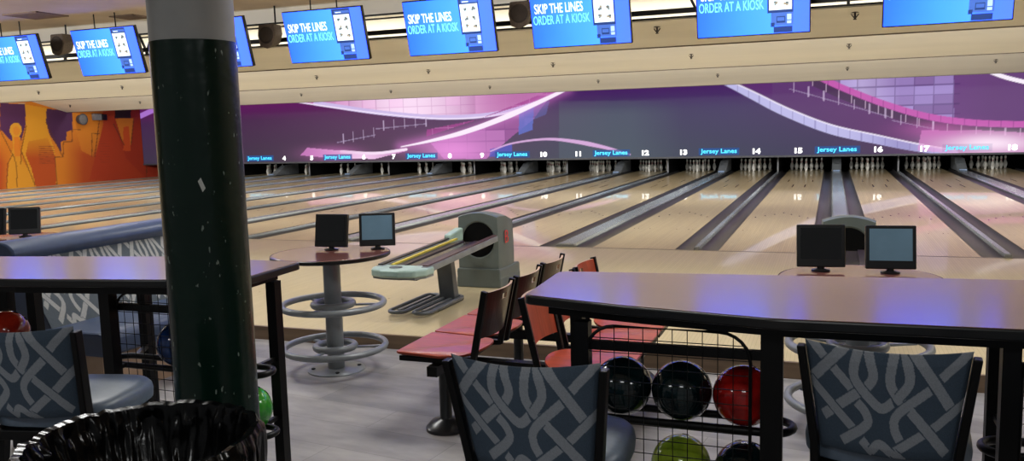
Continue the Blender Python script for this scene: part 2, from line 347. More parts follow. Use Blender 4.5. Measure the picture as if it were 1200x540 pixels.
# masking unit above the pins: one long lit screen
MV = 16.3
scr_m = col_attr_mat('masking_screen', .35, emit=1.0)
def mask_color(I, J, P):
    X, Y = px_np(P); n = len(X); C = np.zeros((n, 3))
    L3 = lambda c: np.array(lin(c))
    def blend(w, c): C[:] = C*(1-w[:, None])+L3(c)*w[:, None]
    def gauss(d, s): return np.exp(-(d/s)**2)
    def band(pts, w, soft=.6):                                      # smooth ribbon mask
        return np.clip((w/2-seg_dist(X, Y, smooth_path(pts)))/soft+.5, 0, 1)
    top = 123-(X-275)*.0411; bot = 190-(X-275)*.013; t = np.clip((Y-top)/(bot-top), 0, 1)   # 0 top .. 1 bottom
    xs = [160, 300, 450, 600, 720, 850, 960, 1080, 1200]
    up_ = [(86, 40, 96), (92, 38, 96), (110, 50, 110), (104, 62, 116), (66, 52, 100), (78, 58, 112), (88, 58, 112), (112, 62, 120), (118, 66, 120)]
    lo_ = [(74, 62, 86), (82, 66, 88), (98, 74, 98), (86, 80, 102), (78, 86, 100), (72, 74, 96), (72, 66, 96), (92, 62, 100), (120, 72, 112)]
    A = np.stack([np.interp(X, xs, [lin(c)[k] for c in up_]) for k in range(3)], 1); B = np.stack([np.interp(X, xs, [lin(c)[k] for c in lo_]) for k in range(3)], 1)
    C[:] = (A*(1-t[:, None])+B*t[:, None])*np.interp(X, [300, 500, 700], [.62, .7, .82])[:, None]
    blend(np.clip(1-t/.28, 0, 1)*np.clip((480-X)/120, 0, 1)*.85, (96, 18, 92))
    blend(np.clip(1-t/.3, 0, 1)*((X > 640) & (X < 905))*.85, (68, 22, 96))
    blend(np.clip((t-.05)*3, 0, 1)*((Y > 118) & (X > 655) & (X < 800))*np.clip((800-X)/60, 0, 1)*.5, (84, 96, 108))
    fw = 2.2e-2
    U = P[:, 0]; Zc = P[:, 2]
    tile = lambda s: ((np.mod(U, s) < .035) | (np.mod(Zc, s*.55) < .03))
    rnd = lambda s: np.modf(np.abs(np.sin(np.floor(U/s)*12.9898+np.floor(Zc/(s*.55))*78.233)*43758.5453))[0]
    # A: bright pink tiles hanging from the top edge, with a lilac rim
    arcA = [(345, 119), (400, 127), (450, 133.5), (520, 139), (580, 135), (630, 121), (668, 103)]
    pa = smooth_path(arcA); mA = inside(X, Y, pa+[(700, 90), (330, 90)])
    blend(mA*.75, (196, 92, 176)); blend(mA*gauss(X-478, 75)*.95, (255, 226, 250)); blend(mA*np.clip((X-545)/60, 0, 1)*.8, (150, 52, 128)); blend(mA*tile(.55)*.35, (170, 90, 160))
    blend(mA*(rnd(.55) > .6)*.25, (255, 190, 240))
    blend(band([(370, 121), (450, 132.5), (520, 137.5), (580, 133.5), (630, 119.5), (668, 101)], 5.5), (206, 186, 232)); blend(band(arcA, 1.6), (240, 225, 250))
    # B: white streak from the top down to the left with pink tiles under it
    strB = [(665, 104), (620, 125), (580, 142), (540, 156), (500, 166), (470, 172)]
    mP = inside(X, Y, [(645, 112), (580, 140), (560, 152), (505, 168), (520, 186), (570, 186), (600, 160), (625, 140)])
    blend(mP*.65, (176, 96, 172)); blend(mP*(rnd(.7) > .5)*.35, (228, 150, 222)); blend(mP*tile(.7)*.4, (120, 60, 130))
    blend(gauss(np.hypot((X-530)/36, (Y-176)/14), 1)*.75, (240, 150, 226))
    mI = inside(X, Y, [(500, 160), (590, 130), (650, 112), (655, 106), (640, 108), (560, 140), (500, 152)]); blend(mI*.8, (158, 60, 136)); blend(mI*tile(.6)*.3, (230, 160, 220))
    blend(inside(X, Y, [(608, 130), (626, 124), (624, 152), (608, 158)])*.85, (96, 110, 196)); blend(inside(X, Y, [(626, 122), (644, 118), (640, 134), (625, 140)])*.5, (96, 100, 170)); blend(inside(X, Y, [(574, 175), (600, 168), (600, 182), (574, 184)])*.8, (84, 88, 190))
    blend(gauss(seg_dist(X, Y, smooth_path(strB)), 7)*.35, (224, 130, 214))
    wB = np.interp(X, [470, 540, 600, 665], [1.2, 5.5, 6.5, 3.5]); blend(np.clip((wB/2-seg_dist(X, Y, smooth_path(strB)))/.7+.5, 0, 1), (252, 236, 252))
    # low white arc on the left
    low = [(360, 173), (400, 176.5), (440, 178.5), (475, 177)]; wl_ = inside(X, Y, smooth_path(low)+[(476, 177), (440, 186), (400, 186), (352, 182)])
    blend(wl_*.75, (210, 120, 196)); blend(wl_*gauss(X-420, 38)*.9, (250, 214, 244)); blend(band([(400, 177.5), (440, 179.5), (476, 175)], 3.2), (250, 226, 248))
    blend(gauss(np.hypot((X-390)/30, (Y-180)/8), 1)*.5, (214, 120, 196))
    blend(band([(160, 138), (172, 132.5), (184, 127)], 6)*.85, (176, 120, 214))
    # C: thin arc low in the middle
    cC = [(575, 177), (600, 168), (640, 163), (675, 166), (710, 173), (738, 181)]; wC = np.interp(X, [575, 640, 690, 738], [1.5, 2.6, 5, 2]); blend(np.clip((wC/2-seg_dist(X, Y, smooth_path(cC)))/.7+.5, 0, 1)*.9, (222, 176, 226))
    # D: lilac ribbon sweeping down to the right
    D_ = [(850, 96), (884, 113), (925, 133), (975, 152), (1030, 164), (1075, 173), (1120, 180)]; wD = np.interp(X, [860, 900, 980, 1050, 1120], [7.5, 10.5, 11, 10, 7]); dD = seg_dist(X, Y, smooth_path(D_))
    blend(inside(X, Y, smooth_path(D_)+[(1200, 185), (1200, 85), (1000, 80)])*.35, (118, 58, 128))
    mD = np.clip((wD/2-dD)/.7+.5, 0, 1); blend(mD, (190, 186, 232)); blend(mD*(np.mod(U, .32) < .03)*.5, (120, 110, 170)); blend(mD*gauss(X-1060, 40)*.5, (110, 96, 170))
    blend(np.clip((.9-seg_dist(X, Y-0, smooth_path([(a_, b_-wd) for (a_, b_), wd in zip(D_, [3.6, 5, 5.4, 5.5, 5.2, 4.6, 4])])))/.6+.5, 0, 1)*.8, (244, 236, 252))
    # E: tiles and pink ribbon on the right
    E_ = [(955, 88), (990, 104), (1040, 123), (1090, 137), (1145, 144), (1215, 146)]
    mT = inside(X, Y, smooth_path(E_)+[(1215, 70), (940, 70)]); blend(mT*.7, (108, 70, 132)); blend(mT*((X > 985) & (X < 1118))*(.25+.65*rnd(.5)), (172, 150, 214)); blend(mT*(np.clip(1-np.abs(X-1010)/45, 0, 1))*.6, (206, 190, 236)); blend(mT*tile(.5)*((X < 1125))*.5, (70, 44, 100))
    blend(mT*np.clip((X-1115)/50, 0, 1)*.75, (102, 66, 118))
    mE = band(E_, 7.5); blend(mE, (196, 92, 176)); blend(mE*(np.mod(U, .3) < .03)*.5, (120, 50, 120))
    F_ = [(a_, b_+9) for a_, b_ in E_]; blend(band(F_, 9)*.75, (70, 50, 76)); blend(band(F_, 9)*(np.mod(U, .36) < .03)*.7, (210, 180, 210))
    # mesh sparks
    for x0, x1, y0, k in ((925, 1045, 101, .28), (1045, 1095, 138, .2), (440, 500, 148, -.1), (395, 440, 164, -.2)):
        q = ((X > x0) & (X < x1)); yy = y0+(X-x0)*k; blend(q*((np.mod(U, .42) < .035) & (np.abs(Y-yy) < 6))*.55, (214, 190, 226)); blend(q*(np.abs(Y-yy-3) < .6)*.35, (200, 180, 220))
    # hot glow at the right end
    blend(np.clip(inside(X, Y, [(1080, 153), (1140, 152), (1215, 156), (1215, 190), (1075, 176)])*1.0, 0, 1)*.55, (232, 140, 214))
    blend(gauss(np.hypot((X-1160)/52, (Y-168)/11), 1)*.95, (255, 232, 250)); blend(gauss(np.hypot((X-1100)/40, (Y-152)/10), 1)*.45, (214, 110, 190))
    blend(band([(1150, 80), (1180, 91), (1215, 99)], 5), (250, 240, 252))
    # blue glow round the name of the alley
    for k in range(9):
        uc = -(7-k)*PAIR; blend(((np.abs(U-uc) < .62) & (Zc > .60) & (Zc < .80))*.8*(1 if k != 8 else .25), (34, 84, 150))
    return C
MS = thing('masking_screen', 'long lit purple screen above the pins with lane numbers and lettering', 'screen', (0, MV, .56))
mm = grid_mesh('artwork_panel', lambda I, J: np.stack([UW+.02+I*(UR+.03-UW), np.full(I.shape, MV), .56+J*2.3], 1), 1250, 96, mask_color)
link('artwork_panel', mm, scr_m, MS, off=MS.location)
MB().box(UW+.005, UR+.1, MV+.01, MV+.12, .54, 2.9995).build('housing', black_pl, MS, off=MS.location)
MB().box(UW+.005, UR+.1, MV-.03, MV+.01, .505, .56).build('lower_lip', mat('masking_lip', (62, 62, 68), .5), MS, off=MS.location)
num_m = mat('lane_number_white', (250, 250, 250), .5, emit=1.0); nam_m = mat('alley_name_cyan', (60, 190, 235), .5, emit=1.0)
for n in range(1, 19):
    if n in (1, 2): continue
    pc = -(15.5-n)//1*0
    k = (n-1)//2; uc = -(7-k)*PAIR; uu = uc+(-1.1 if n % 2 else 1.1)
    o = link('lane_number', text_mesh(str(n), .21, 1.25, .012, .003), num_m, MS); o.location = Vector((uu, MV-.006, .625))-MS.location
nm = text_mesh('Jersey Lanes', .19, 1., .004, .003)
for k in range(1, 9):
    me = nm if k == 1 else nm
    o = bpy.data.objects.new('alley_name', nm); COL.objects.link(o); o.parent = MS; o.location = Vector((-(7-k)*PAIR, MV-.006, .655))-MS.location
nm.materials.append(nam_m)
w_ = max(v.co.x for v in nm.vertices)-min(v.co.x for v in nm.vertices)
for v in nm.vertices: v.co.x *= 1.10/w_
struct(MB().box(UR+.1, 9, MV-.02, MV+.1, -.15, 3.0).build('wall_beside_screen', mat('brown_wall', (120, 80, 60), .8)), 'brown wall at the right end of the lit screen', 'wall')

# ------------------------------------------------------------------ lanes, gutters, dividers
def gutter_profile(x0, x1, n=8):
    c, h = (x0+x1)/2, (x1-x0)/2; top = [(c+h*math.cos(PI-PI*i/n), -.005-.085*math.sin(PI*i/n)) for i in range(n+1)]
    return top+[(x1, -.118), (x0, -.118)]
bed = MB(); bed.box(-LW/2, LW/2, 0, LEN, -.11, 0)
bed.mi = 1
for k in range(7):                                             # arrows
    x = (k-3)*.136; y = 4.75-abs(k-3)*.25
    bed.face([bed.V(x-.017, y-.15, .0006), bed.V(x+.017, y-.15, .0006), bed.V(x, y, .0006)])
for x in (-.44, -.38, -.2, .2, .38, .44):
    bed.face([bed.V(x+.008*math.cos(t*PI/3), 2.1+.02*math.sin(t*PI/3), .0006) for t in range(6)])
for x, y in ((-.30, 13.1), (.30, 13.1), (-.12, 11.2), (.16, 11.2)):
    bed.quad((x-.013, y-.45, .0006), (x+.013, y-.45, .0006), (x+.013, y+.45, .0006), (x-.013, y+.45, .0006))
LN = thing('bowling_lane', 'x', 'lane', (0, 0, 0), 0, 'bowling lanes')
bed.build('lane_bed', [lane_wood, mark_br], LN)
for s in (-1, 1):
    x0 = s*LW/2; x1 = s*(LW/2+.232); MB().extr_y(gutter_profile(min(x0, x1), max(x0, x1)), 0, LEN).build('gutter', gut_m, LN, smooth=True)
for n in range(1, 19):
    o = LN if n == 1 else copy_tree(LN); o.location = (lane_c(n), 0, 0)
    if n == 1: o['label'] = 'leftmost wooden bowling lane, beside the orange mural wall'
    else: o['label'] = 'wooden bowling lane %s, under the number %d of the lit screen' % (NUMW[n], n) if n > 2 else 'wooden bowling lane second from the orange mural wall'
hood_m = mat('ball_lift_hood_grey', (108, 110, 112), .5); hood_cap = mat('ball_lift_cap_blue', (150, 170, 200), .4)
kick_m = mat('kickback_edge', (120, 120, 122), .5)
def seam_name(n): return 'between lanes %s and %s' % (NUMW[n], NUMW[n+1])
for n in range(1, 18):
    c = (lane_c(n)+lane_c(n+1))/2; ret = n % 2 == 1; w = (GR if ret else GN)/2-.232
    t = thing('lane_divider', ('wide grey ball track cover ' if ret else 'narrow grey rounded divider ')+seam_name(n), 'lane divider', (c, 0, -.118), 0, 'wide ball track covers' if ret else 'narrow lane dividers')
    p = [(-w, -.11), (w, -.11), (w, .012), (w*.8, .035), (-w*.8, .035), (-w, .012)]
    MB().extr_y([(x*.97, z+.118) for x, z in p], .06, 16.95).build('cover', cap_m, t, smooth=False)
    MB().extr_y([(x, z+.118) for x, z in p], .0, .06).build('end_cap', capend_m, t, bevel=.008)
    if ret:
        h = thing('ball_lift_hood', 'grey sloping ball lift hood '+seam_name(n)+' by the pins', 'hood', (c, 17.0, 0), 0, 'ball lift hoods by the pins')
        MB().extr_x([(0, .0), (.05, .05), (.75, .36), (1.6, .40), (1.6, 0)], -.135, .135).build('hood', hood_m, h, bevel=.03)
        MB().box(-.10, .10, -.12, -.002, .037, .075).build('cap', hood_cap, h, bevel=.02)
        MB().box(-.02, .02, 1.65, 3.2, -.1, .55).build('partition', dark_in, h)
    else:
        h = thing('pit_partition', 'dark pit partition with pale front edge '+seam_name(n), 'partition', (c, 17.0, -.1), 0, 'pit partitions between pin decks')
        MB().box(-.02, .02, .03, 3.25, 0, .62).build('board', dark_in, h); MB().box(-.022, .022, 0, .03, .02, .62).build('front_edge', kick_m, h)
struct(MB().box(UW, UR+.3, 16.5, 20.3, .64, .68).build('trim_3', dark_in), 'dark underside of the pin machines above the pin decks', 'trim')

# pins
pp = [(.0286, 0), (.0365, .02), (.046, .06), (.0590, .09), (.0605, .115), (.058, .145), (.047, .185), (.033, .22), (.0245, .25), (.0232, .265), (.026, .29), (.0315, .325), (.032, .345), (.028, .363), (.016, .377), (.004, .381)]
pin_m = mat('pin_white', (228, 224, 214), .3, coat=.6, var=.03); pin_r = mat('pin_red_stripe', (170, 40, 50), .35)
pb = MB(); pb.lathe(pp, n=16); 
pin = pb.build('bowling_pin', pin_m, smooth=True)
rb = MB(); rb.lathe([(.0250, .248), (.0238, .253), (.0238, .258), (.0250, .258), (.0250, .248)], n=16, caps=False); rb.lathe([(.0252, .278), (.0262, .288), (.0272, .288), (.0262, .278)], n=16, caps=False)
stripe = rb.build('stripe', pin_r, pin, smooth=True)
spots = [('head pin at the front', 0, 0), ('second row left', -.1524, .264), ('second row right', .1524, .264), ('third row left', -.3048, .528), ('third row middle', 0, .528), ('third row right', .3048, .528),
         ('back row far left', -.4572, .792), ('back row inner left', -.1524, .792), ('back row inner right', .1524, .792), ('back row far right', .4572, .792)]
first = True
for n in range(3, 19):
    for nm_, x, y in spots:
        if n <= 9 and x > .2: continue                         # hidden by the partitions in the photograph
        o = pin if first else copy_tree(pin); first = False
        o.location = (lane_c(n)+x, 17.95+y-.0, 0)
        tag(o, 'white bowling pin on lane %s, %s of its rack' % (NUMW[n], nm_), 'bowling pin', 'bowling pins on lane '+NUMW[n])

# ------------------------------------------------------------------ hanging monitors
def blue(c): q = lin(c); return (q[0], q[1], q[2]*5)             # the screens are much brighter than the room in blue
scr = bpy.data.materials.new('monitor_picture'); scr.use_nodes = True
def mk_scr():
    nt = scr.node_tree; N, L = nt.nodes, nt.links; b = N['Principled BSDF']; b.inputs['Base Color'].default_value = (.01, .01, .015, 1); b.inputs['Roughness'].default_value = .3
    tc = N.new('ShaderNodeTexCoord'); s = N.new('ShaderNodeSeparateXYZ'); L.new(tc.outputs['Object'], s.inputs[0])
    mr = N.new('ShaderNodeMapRange'); mr.inputs[1].default_value = -.6; mr.inputs[2].default_value = .6; L.new(s.outputs[0], mr.inputs[0])
    nz = N.new('ShaderNodeTexNoise'); nz.inputs['Scale'].default_value = 1.6; L.new(tc.outputs['Object'], nz.inputs['Vector'])
    ad = N.new('ShaderNodeMath'); ad.operation = 'MULTIPLY_ADD'; L.new(nz.outputs[0], ad.inputs[0]); ad.inputs[1].default_value = .22; L.new(mr.outputs[0], ad.inputs[2])
    su = N.new('ShaderNodeMath'); su.operation = 'SUBTRACT'; L.new(ad.outputs[0], su.inputs[0]); su.inputs[1].default_value = .11
    cr = N.new('ShaderNodeValToRGB'); e = cr.color_ramp.elements
    e[0].position = 0; e[0].color = (*blue((54, 138, 236)), 1); e[1].position = .45; e[1].color = (*blue((80, 188, 248)), 1)
    for p, c in ((.66, (92, 200, 248)), (.72, (88, 160, 242)), (1, (96, 152, 236))): q = e.new(p); q.color = (*blue(c), 1)
    L.new(su.outputs[0], cr.inputs[0]); L.new(cr.outputs[0], b.inputs['Emission Color']); b.inputs['Emission Strength'].default_value = 1.0
mk_scr()
em = lambda n, c, e=1.0: mat(n, c, .4, emit=e, var=.02)
MW, MH = 1.215, .69
T1, T2 = text_mesh('SKIP THE LINES', .158, .5, .002, .0008, 'LEFT'), text_mesh('ORDER AT A KIOSK', .150, .5, .001, .0008, 'LEFT')
def fit_w(me, w):
    xs = [v.co.x for v in me.vertices]; k = w/(max(xs)-min(xs)); x0 = min(xs)
    for v in me.vertices: v.co.x = (v.co.x-x0)*k
    return me
fit_w(T1, .60); fit_w(T2, .70)
T1.materials.append(em('caption_white', (235, 245, 250))); T2.materials.append(em('caption_aqua', (120, 226, 236)))
MON = thing('hanging_monitor', 'x', 'monitor', (0, 0, 0), 0, 'order kiosk monitors above the foul line')
MON.rotation_euler = (math.radians(15), 0, 0)
MB().box(-MW/2, MW/2, 0, .06, 0, MH).build('casing', black_pl, MON, bevel=.008)
s_ = MB().box(-MW/2+.012, MW/2-.012, -.004, .004, .014, MH-.012).build('screen', scr, MON)
for me, x, z, nme in ((T1, -.55, .415, 'caption'), (T2, -.575, .285, 'caption')):
    o = bpy.data.objects.new(nme, me); COL.objects.link(o); o.parent = s_; o.location = (x, -.0055, z)
kb = MB(); kmats = [em('kiosk_navy', (28, 52, 110)), em('kiosk_panel_white', (206, 226, 236)), em('kiosk_blue', (60, 96, 176)), em('kiosk_photo_grey', (104, 110, 112)), em('kiosk_pale', (160, 190, 220)), em('kiosk_photo_tan', (150, 138, 120))]
def kq(mi, x0, x1, z0, z1, y=-.006): kb.mi = mi; kb.box(x0, x1, y, y+.0015, z0, z1)
kq(0, .16, .43, .235, .675); kq(1, .178, .415, .265, .60, -.007); kq(2, .20, .42, .615, .65, -.007); kq(1, .215, .30, .622, .634, -.0078)
for r in range(3):
    for c in range(2):
        x, z = .235+c*.098, .515-r*.098; kb.mi = 3 if (r+c) % 2 else 5
        for d in range(4): q = random.uniform(.012, .022); dx, dz = random.uniform(0, .045), random.uniform(-.015, .03); kb.mi = random.choice((3, 5, 3)); kb.box(x+dx-q/2, x+dx+q, -.0085, -.007, z+dz, z+dz+q*1.3)
kq(4, .38, .41, .272, .279, -.0078); kq(2, .20, .43, .10, .235); kq(0, .255, .345, .125, .195, -.007); kq(2, .262, .338, .145, .185, -.0078); kq(4, .365, .41, .155, .215, -.0078); kq(4, .365, .41, .115, .145, -.0078)
kq(0, .195, .235, .085, .13, -.0065); kq(0, .225, .42, .02, .085)
kb.build('kiosk_picture', kmats, s_)
MB().cyl((-.20, .07, MH-.06), (-.20, .07+.27*.27, MH+.25), .009, n=8).build('hanging_rod', black, MON)
MB().cyl((.20, .07, MH-.06), (.20, .07+.27*.27, MH+.25), .009, n=8).build('hanging_rod', black, MON)
def mon_u(xr, yr, right=True): p = on_y(xr, yr, -.65); return p.x-MW/2 if right else p.x+MW/2
us = [mon_u(58, 92), (mon_u(172, 86)+mon_u(97, 90, False))/2, mon_u(297, 78), (mon_u(434, 70)+mon_u(342, 75, False))/2, (mon_u(583, 61)+mon_u(481, 67, False))/2,
      (mon_u(741, 51)+mon_u(626, 58, False))/2, (mon_u(950, 37)+mon_u(817, 46, False))/2, (mon_u(1188, 20)+mon_u(1033, 31, False))/2]
pos = ['leftmost', 'second from the left', 'third from the left, partly behind the column', 'fourth from the left, first right of the column', 'fourth from the right', 'third from the right', 'second from the right', 'rightmost, cut by the picture edge']
for i, u in enumerate(us):
    o = MON if i == 0 else copy_tree(MON); o.location = (u, -.65, 2.515); o['label'] = 'hanging blue kiosk advert monitor, '+pos[i]
# truss behind the monitors
tr = thing('ceiling_truss', 'long black metal truss running behind the hanging monitors', 'truss', (0, .05, 2.85))
MB().box(-14, 4, .03, .06, 3.165, 3.19).box(-14, 4, .03, .06, 3.115, 3.135).build('top_chord', black, tr, off=tr.location)
MB().box(-14, 4, .02, .07, 2.905, 2.965).build('rail', black, tr, off=tr.location)
MB().box(-14, 4, .03, .06, 2.85, 2.872).build('bottom_chord', black, tr, off=tr.location)
u = -13.6
while u < 3.8:
    MB().bar((u, .045, 2.90), (u-.13, .045, 3.17), .03).bar((u, .045, 2.90), (u+.13, .045, 3.17), .03).bar((u, .045, 2.86), (u, .045, 2.93), .035).build('brace', black, tr, off=tr.location); u += 1.7
spk_m = mat('speaker_brown', (88, 76, 66), .8, var=.2, scale=60)
for i, (x, y, lab) in enumerate(((74, 52, 'dark brown hanging speaker between the two leftmost monitors'), (318, 42, 'dark brown round hanging speaker right of the column'), (612, 17, 'dark brown hanging speaker left of the third monitor from the right'))):
    p = on_y(x, y, -.12); t = thing('hanging_speaker', lab, 'speaker', (p.x, -.12, p.z-.17), 0, 'hanging speakers on the truss')
    poly = [(-.15, .02), (-.19, .2), (-.16, .38), (.16, .38), (.19, .2), (.11, .02), (0, -.03)]
    MB().loft([[(x_*.8, -.12, z_*.85) for x_, z_ in poly], [(x_*.6, .12, z_*.7+.06) for x_, z_ in poly]]).build('cabinet', spk_m, t, bevel=.015)
    MB().lathe([(.001, 0), (.10, 0), (.11, .006), (.12, .006), (.12, -.004)], n=24).build('grille', mat('speaker_grille', (58, 50, 44), .9), t).matrix_local = Matrix.Translation((0, -.122, .17)) @ Matrix.Rotation(PI/2, 4, 'X')
    MB().cyl((.08, .0, .25), (.08, .0, 3.40-(p.z-.17)), .012, n=8).build('hanger', black, t)
# ceiling vents
vent_m = mat('vent_brown', (110, 88, 74), .7)
def vent(u0, u1, v0, v1, lab):
    t = thing('ceiling_vent', lab, 'vent', ((u0+u1)/2, (v0+v1)/2, 3.40), 0, 'ceiling vents')
    a, b = (u1-u0)/2, (v1-v0)/2
    f = MB()
    for k in range(4):
        q = Matrix.Rotation(k*PI/2, 4, 'Z'); f.box(-a, a, -b, -b+.03, -.016, 0, q) if k % 2 == 0 else f.box(-b, b, -a, -a+.03, -.016, 0, q)
    f.build('frame', vent_m, t)
    sl = MB()
    for i in range(7): y = -b+.05+i*(2*b-.1)/6; sl.bar((-a+.03, y, -.008), (a-.03, y, -.008), .05, .006, (0, .5, 1))
    sl.build('slats', vent_m, t)
vent(-11.46, -10.78, -1.39, -.84, 'large square brown ceiling vent above the two leftmost monitors')
vent(-10.36, -9.9, -.50, -.10, 'small brown ceiling vent just left of the column top')
# sprinkler heads on the stepped ceiling
planes = {'A': ((.1, 2.84), (1.2, 2.62)), 'B': ((4.8, 3.0), (6.4, 2.64)), 'C': ((11.2, 2.985), (12.8, 2.586))}
spr_m = mat('sprinkler_bronze', (52, 44, 36), .4, metal=.5)
sprm = None
rowname = {'A': 'nearest ceiling panel', 'B': 'middle ceiling panel', 'C': 'farthest ceiling panel'}
LST = {'A': [(770, 32), (1002, 15)], 'B': [(45, 107), (143, 101), (371, 89), (502, 82), (648, 74), (810, 64), (995, 52)], 'C': [(82, 123), (164, 119), (353, 110), (458, 106), (574, 101), (701, 94), (841, 87), (993, 79), (1167, 70)]}
ORDN = ['leftmost', 'second from the left', 'third from the left', 'fourth from the left', 'fifth from the left', 'sixth from the left', 'seventh from the left', 'eighth from the left', 'ninth from the left']
for k, L_ in LST.items():
    (v0, z0), (v1, z1) = planes[k]; nrm = Vector((0, z1-z0, -(v1-v0))).normalized()
    for i, (x, y) in enumerate(L_):
        d = ray(x, y); t_ = (Vector((0, v0, z0))-CAM).dot(nrm)/d.dot(nrm); p = CAM+d*t_; s = .5+.5*min(1, (p-CAM).length/18)
        if sprm is None:
            m = MB(); m.cyl((0, 0, .03), (0, 0, .0), .04, .045, 12); m.cyl((0, 0, 0), (0, 0, -.06), .013, n=8); m.bar((-.04, 0, -.015), (0, 0, -.07), .012).bar((.04, 0, -.015), (0, 0, -.07), .012).cyl((0, 0, -.07), (0, 0, -.08), .02, n=10)
            o = m.build('sprinkler_head', spr_m); sprm = o
        else: o = sprm.copy(); COL.objects.link(o)
        o.location = p; tag(o, 'small dark sprinkler head, %s on the %s' % (ORDN[i] if len(L_) > 2 else ('left' if i == 0 else 'right')+' one', rowname[k]), 'sprinkler', 'sprinkler heads on the stepped ceiling')
# fittings on the mural wall
def on_x(x, y, u): d = ray(x, y); return CAM+d*((u-CAM.x)/d.x)
p = on_x(93, 140, UW); t = thing('wall_speaker', 'round grey loudspeaker high on the mural wall', 'speaker', (UW, p.y, p.z))
MB().cyl((0, 0, 0), (.20, 0, 0), .16, .21, 28).build('cabinet', mat('wall_speaker_grey', (70, 66, 66), .6), t, bevel=.01)
MB().cyl((.20, 0, 0), (.215, 0, 0), .17, .12, 28).build('cone', mat('wall_speaker_cone', (98, 94, 92), .7), t)
p = on_x(113, 137, UW); t = thing('wall_light', 'small grey spotlight box on the mural wall right of the round speaker', 'light fixture', (UW, p.y, p.z))
MB().box(0, .14, -.22, .12, -.12, .12).build('housing', mat('spot_grey', (122, 120, 122), .5), t, bevel=.01)
MB().box(0.02, .16, .13, .36, -.12, .10).build('lamp_head', black_pl, t, bevel=.01)

# ------------------------------------------------------------------ column
colm = bpy.data.materials.new('green_column_paint'); colm.use_nodes = True
def mk_col():
    nt = colm.node_tree; N, L = nt.nodes, nt.links; b = N['Principled BSDF']; b.inputs['Roughness'].default_value = .25; b.inputs['Specular IOR Level'].default_value = .3
    tc = N.new('ShaderNodeTexCoord'); mp = N.new('ShaderNodeMapping'); mp.inputs['Scale'].default_value = (1, 1, .42); L.new(tc.outputs['Object'], mp.inputs[0])
    nz = N.new('ShaderNodeTexNoise'); nz.inputs['Scale'].default_value = 58; nz.inputs['Detail'].default_value = 5; L.new(mp.outputs[0], nz.inputs['Vector'])
    cr = N.new('ShaderNodeValToRGB'); cr.color_ramp.elements[0].position = .68; cr.color_ramp.elements[0].color = (0, 0, 0, 1); cr.color_ramp.elements[1].position = .70; cr.color_ramp.elements[1].color = (1, 1, 1, 1); L.new(nz.outputs[0], cr.inputs[0])
    n2 = N.new('ShaderNodeTexNoise'); n2.inputs['Scale'].default_value = 3; L.new(tc.outputs['Object'], n2.inputs['Vector'])
    c2 = N.new('ShaderNodeValToRGB'); c2.color_ramp.elements[0].color = (*lin((3, 24, 17)), 1); c2.color_ramp.elements[1].color = (*lin((7, 36, 26)), 1); L.new(n2.outputs[0], c2.inputs[0])
    mx = N.new('ShaderNodeMix'); mx.data_type = 'RGBA'; L.new(cr.outputs[0], mx.inputs['Factor']); L.new(c2.outputs[0], mx.inputs['A']); mx.inputs['B'].default_value = (*lin((120, 130, 122)), 1); L.new(mx.outputs['Result'], b.inputs['Base Color'])
    n3 = N.new('ShaderNodeTexNoise'); n3.inputs['Scale'].default_value = 14; L.new(tc.outputs['Object'], n3.inputs['Vector']); bp = N.new('ShaderNodeBump'); bp.inputs['Strength'].default_value = .25; bp.inputs['Distance'].default_value = .01; L.new(n3.outputs[0], bp.inputs['Height']); L.new(bp.outputs[0], b.inputs['Normal'])
mk_col()
Zc = 2.95; pc = CAM+ray(240, 250)*Zc; CX, CY = pc.x, pc.y; zs = (CAM+ray(226, 53)*Zc).z; CR = 48*Zc/F_PX*.985
ct = thing('column', 'round column painted dark green below and grey above, in front of left table', 'column', (CX, CY, FZ))
MB().lathe([(CR, 0), (CR, zs-FZ)], n=64).build('green_shaft', colm, ct, smooth=True)
MB().lathe([(CR-.001, zs-FZ), (CR-.001, 3.40-FZ)], n=64).build('grey_shaft', mat('column_grey_paint', (150, 150, 148), .6, var=.05), ct, smooth=True)
d = (CAM-Vector((CX, CY, 0))); ang = math.atan2(d.y, d.x); pz = (CAM+ray(241, 217)*(Zc-CR)).z-FZ
tp = MB(); a0 = ang-.02
rings = []
for i in range(5):
    t_ = i/4; aa = a0-.05+t_*.09; zz = pz+.018-t_*.036
    rings.append([((CR+.0015)*math.cos(aa+k), (CR+.0015)*math.sin(aa+k), zz+h) for k, h in ((-.035, -.004), (.035, .008))])
tp.loft(rings, closed_ring=False, caps=False)
tp.build('tape_scrap', mat('tape_white', (190, 192, 186), .6), ct)

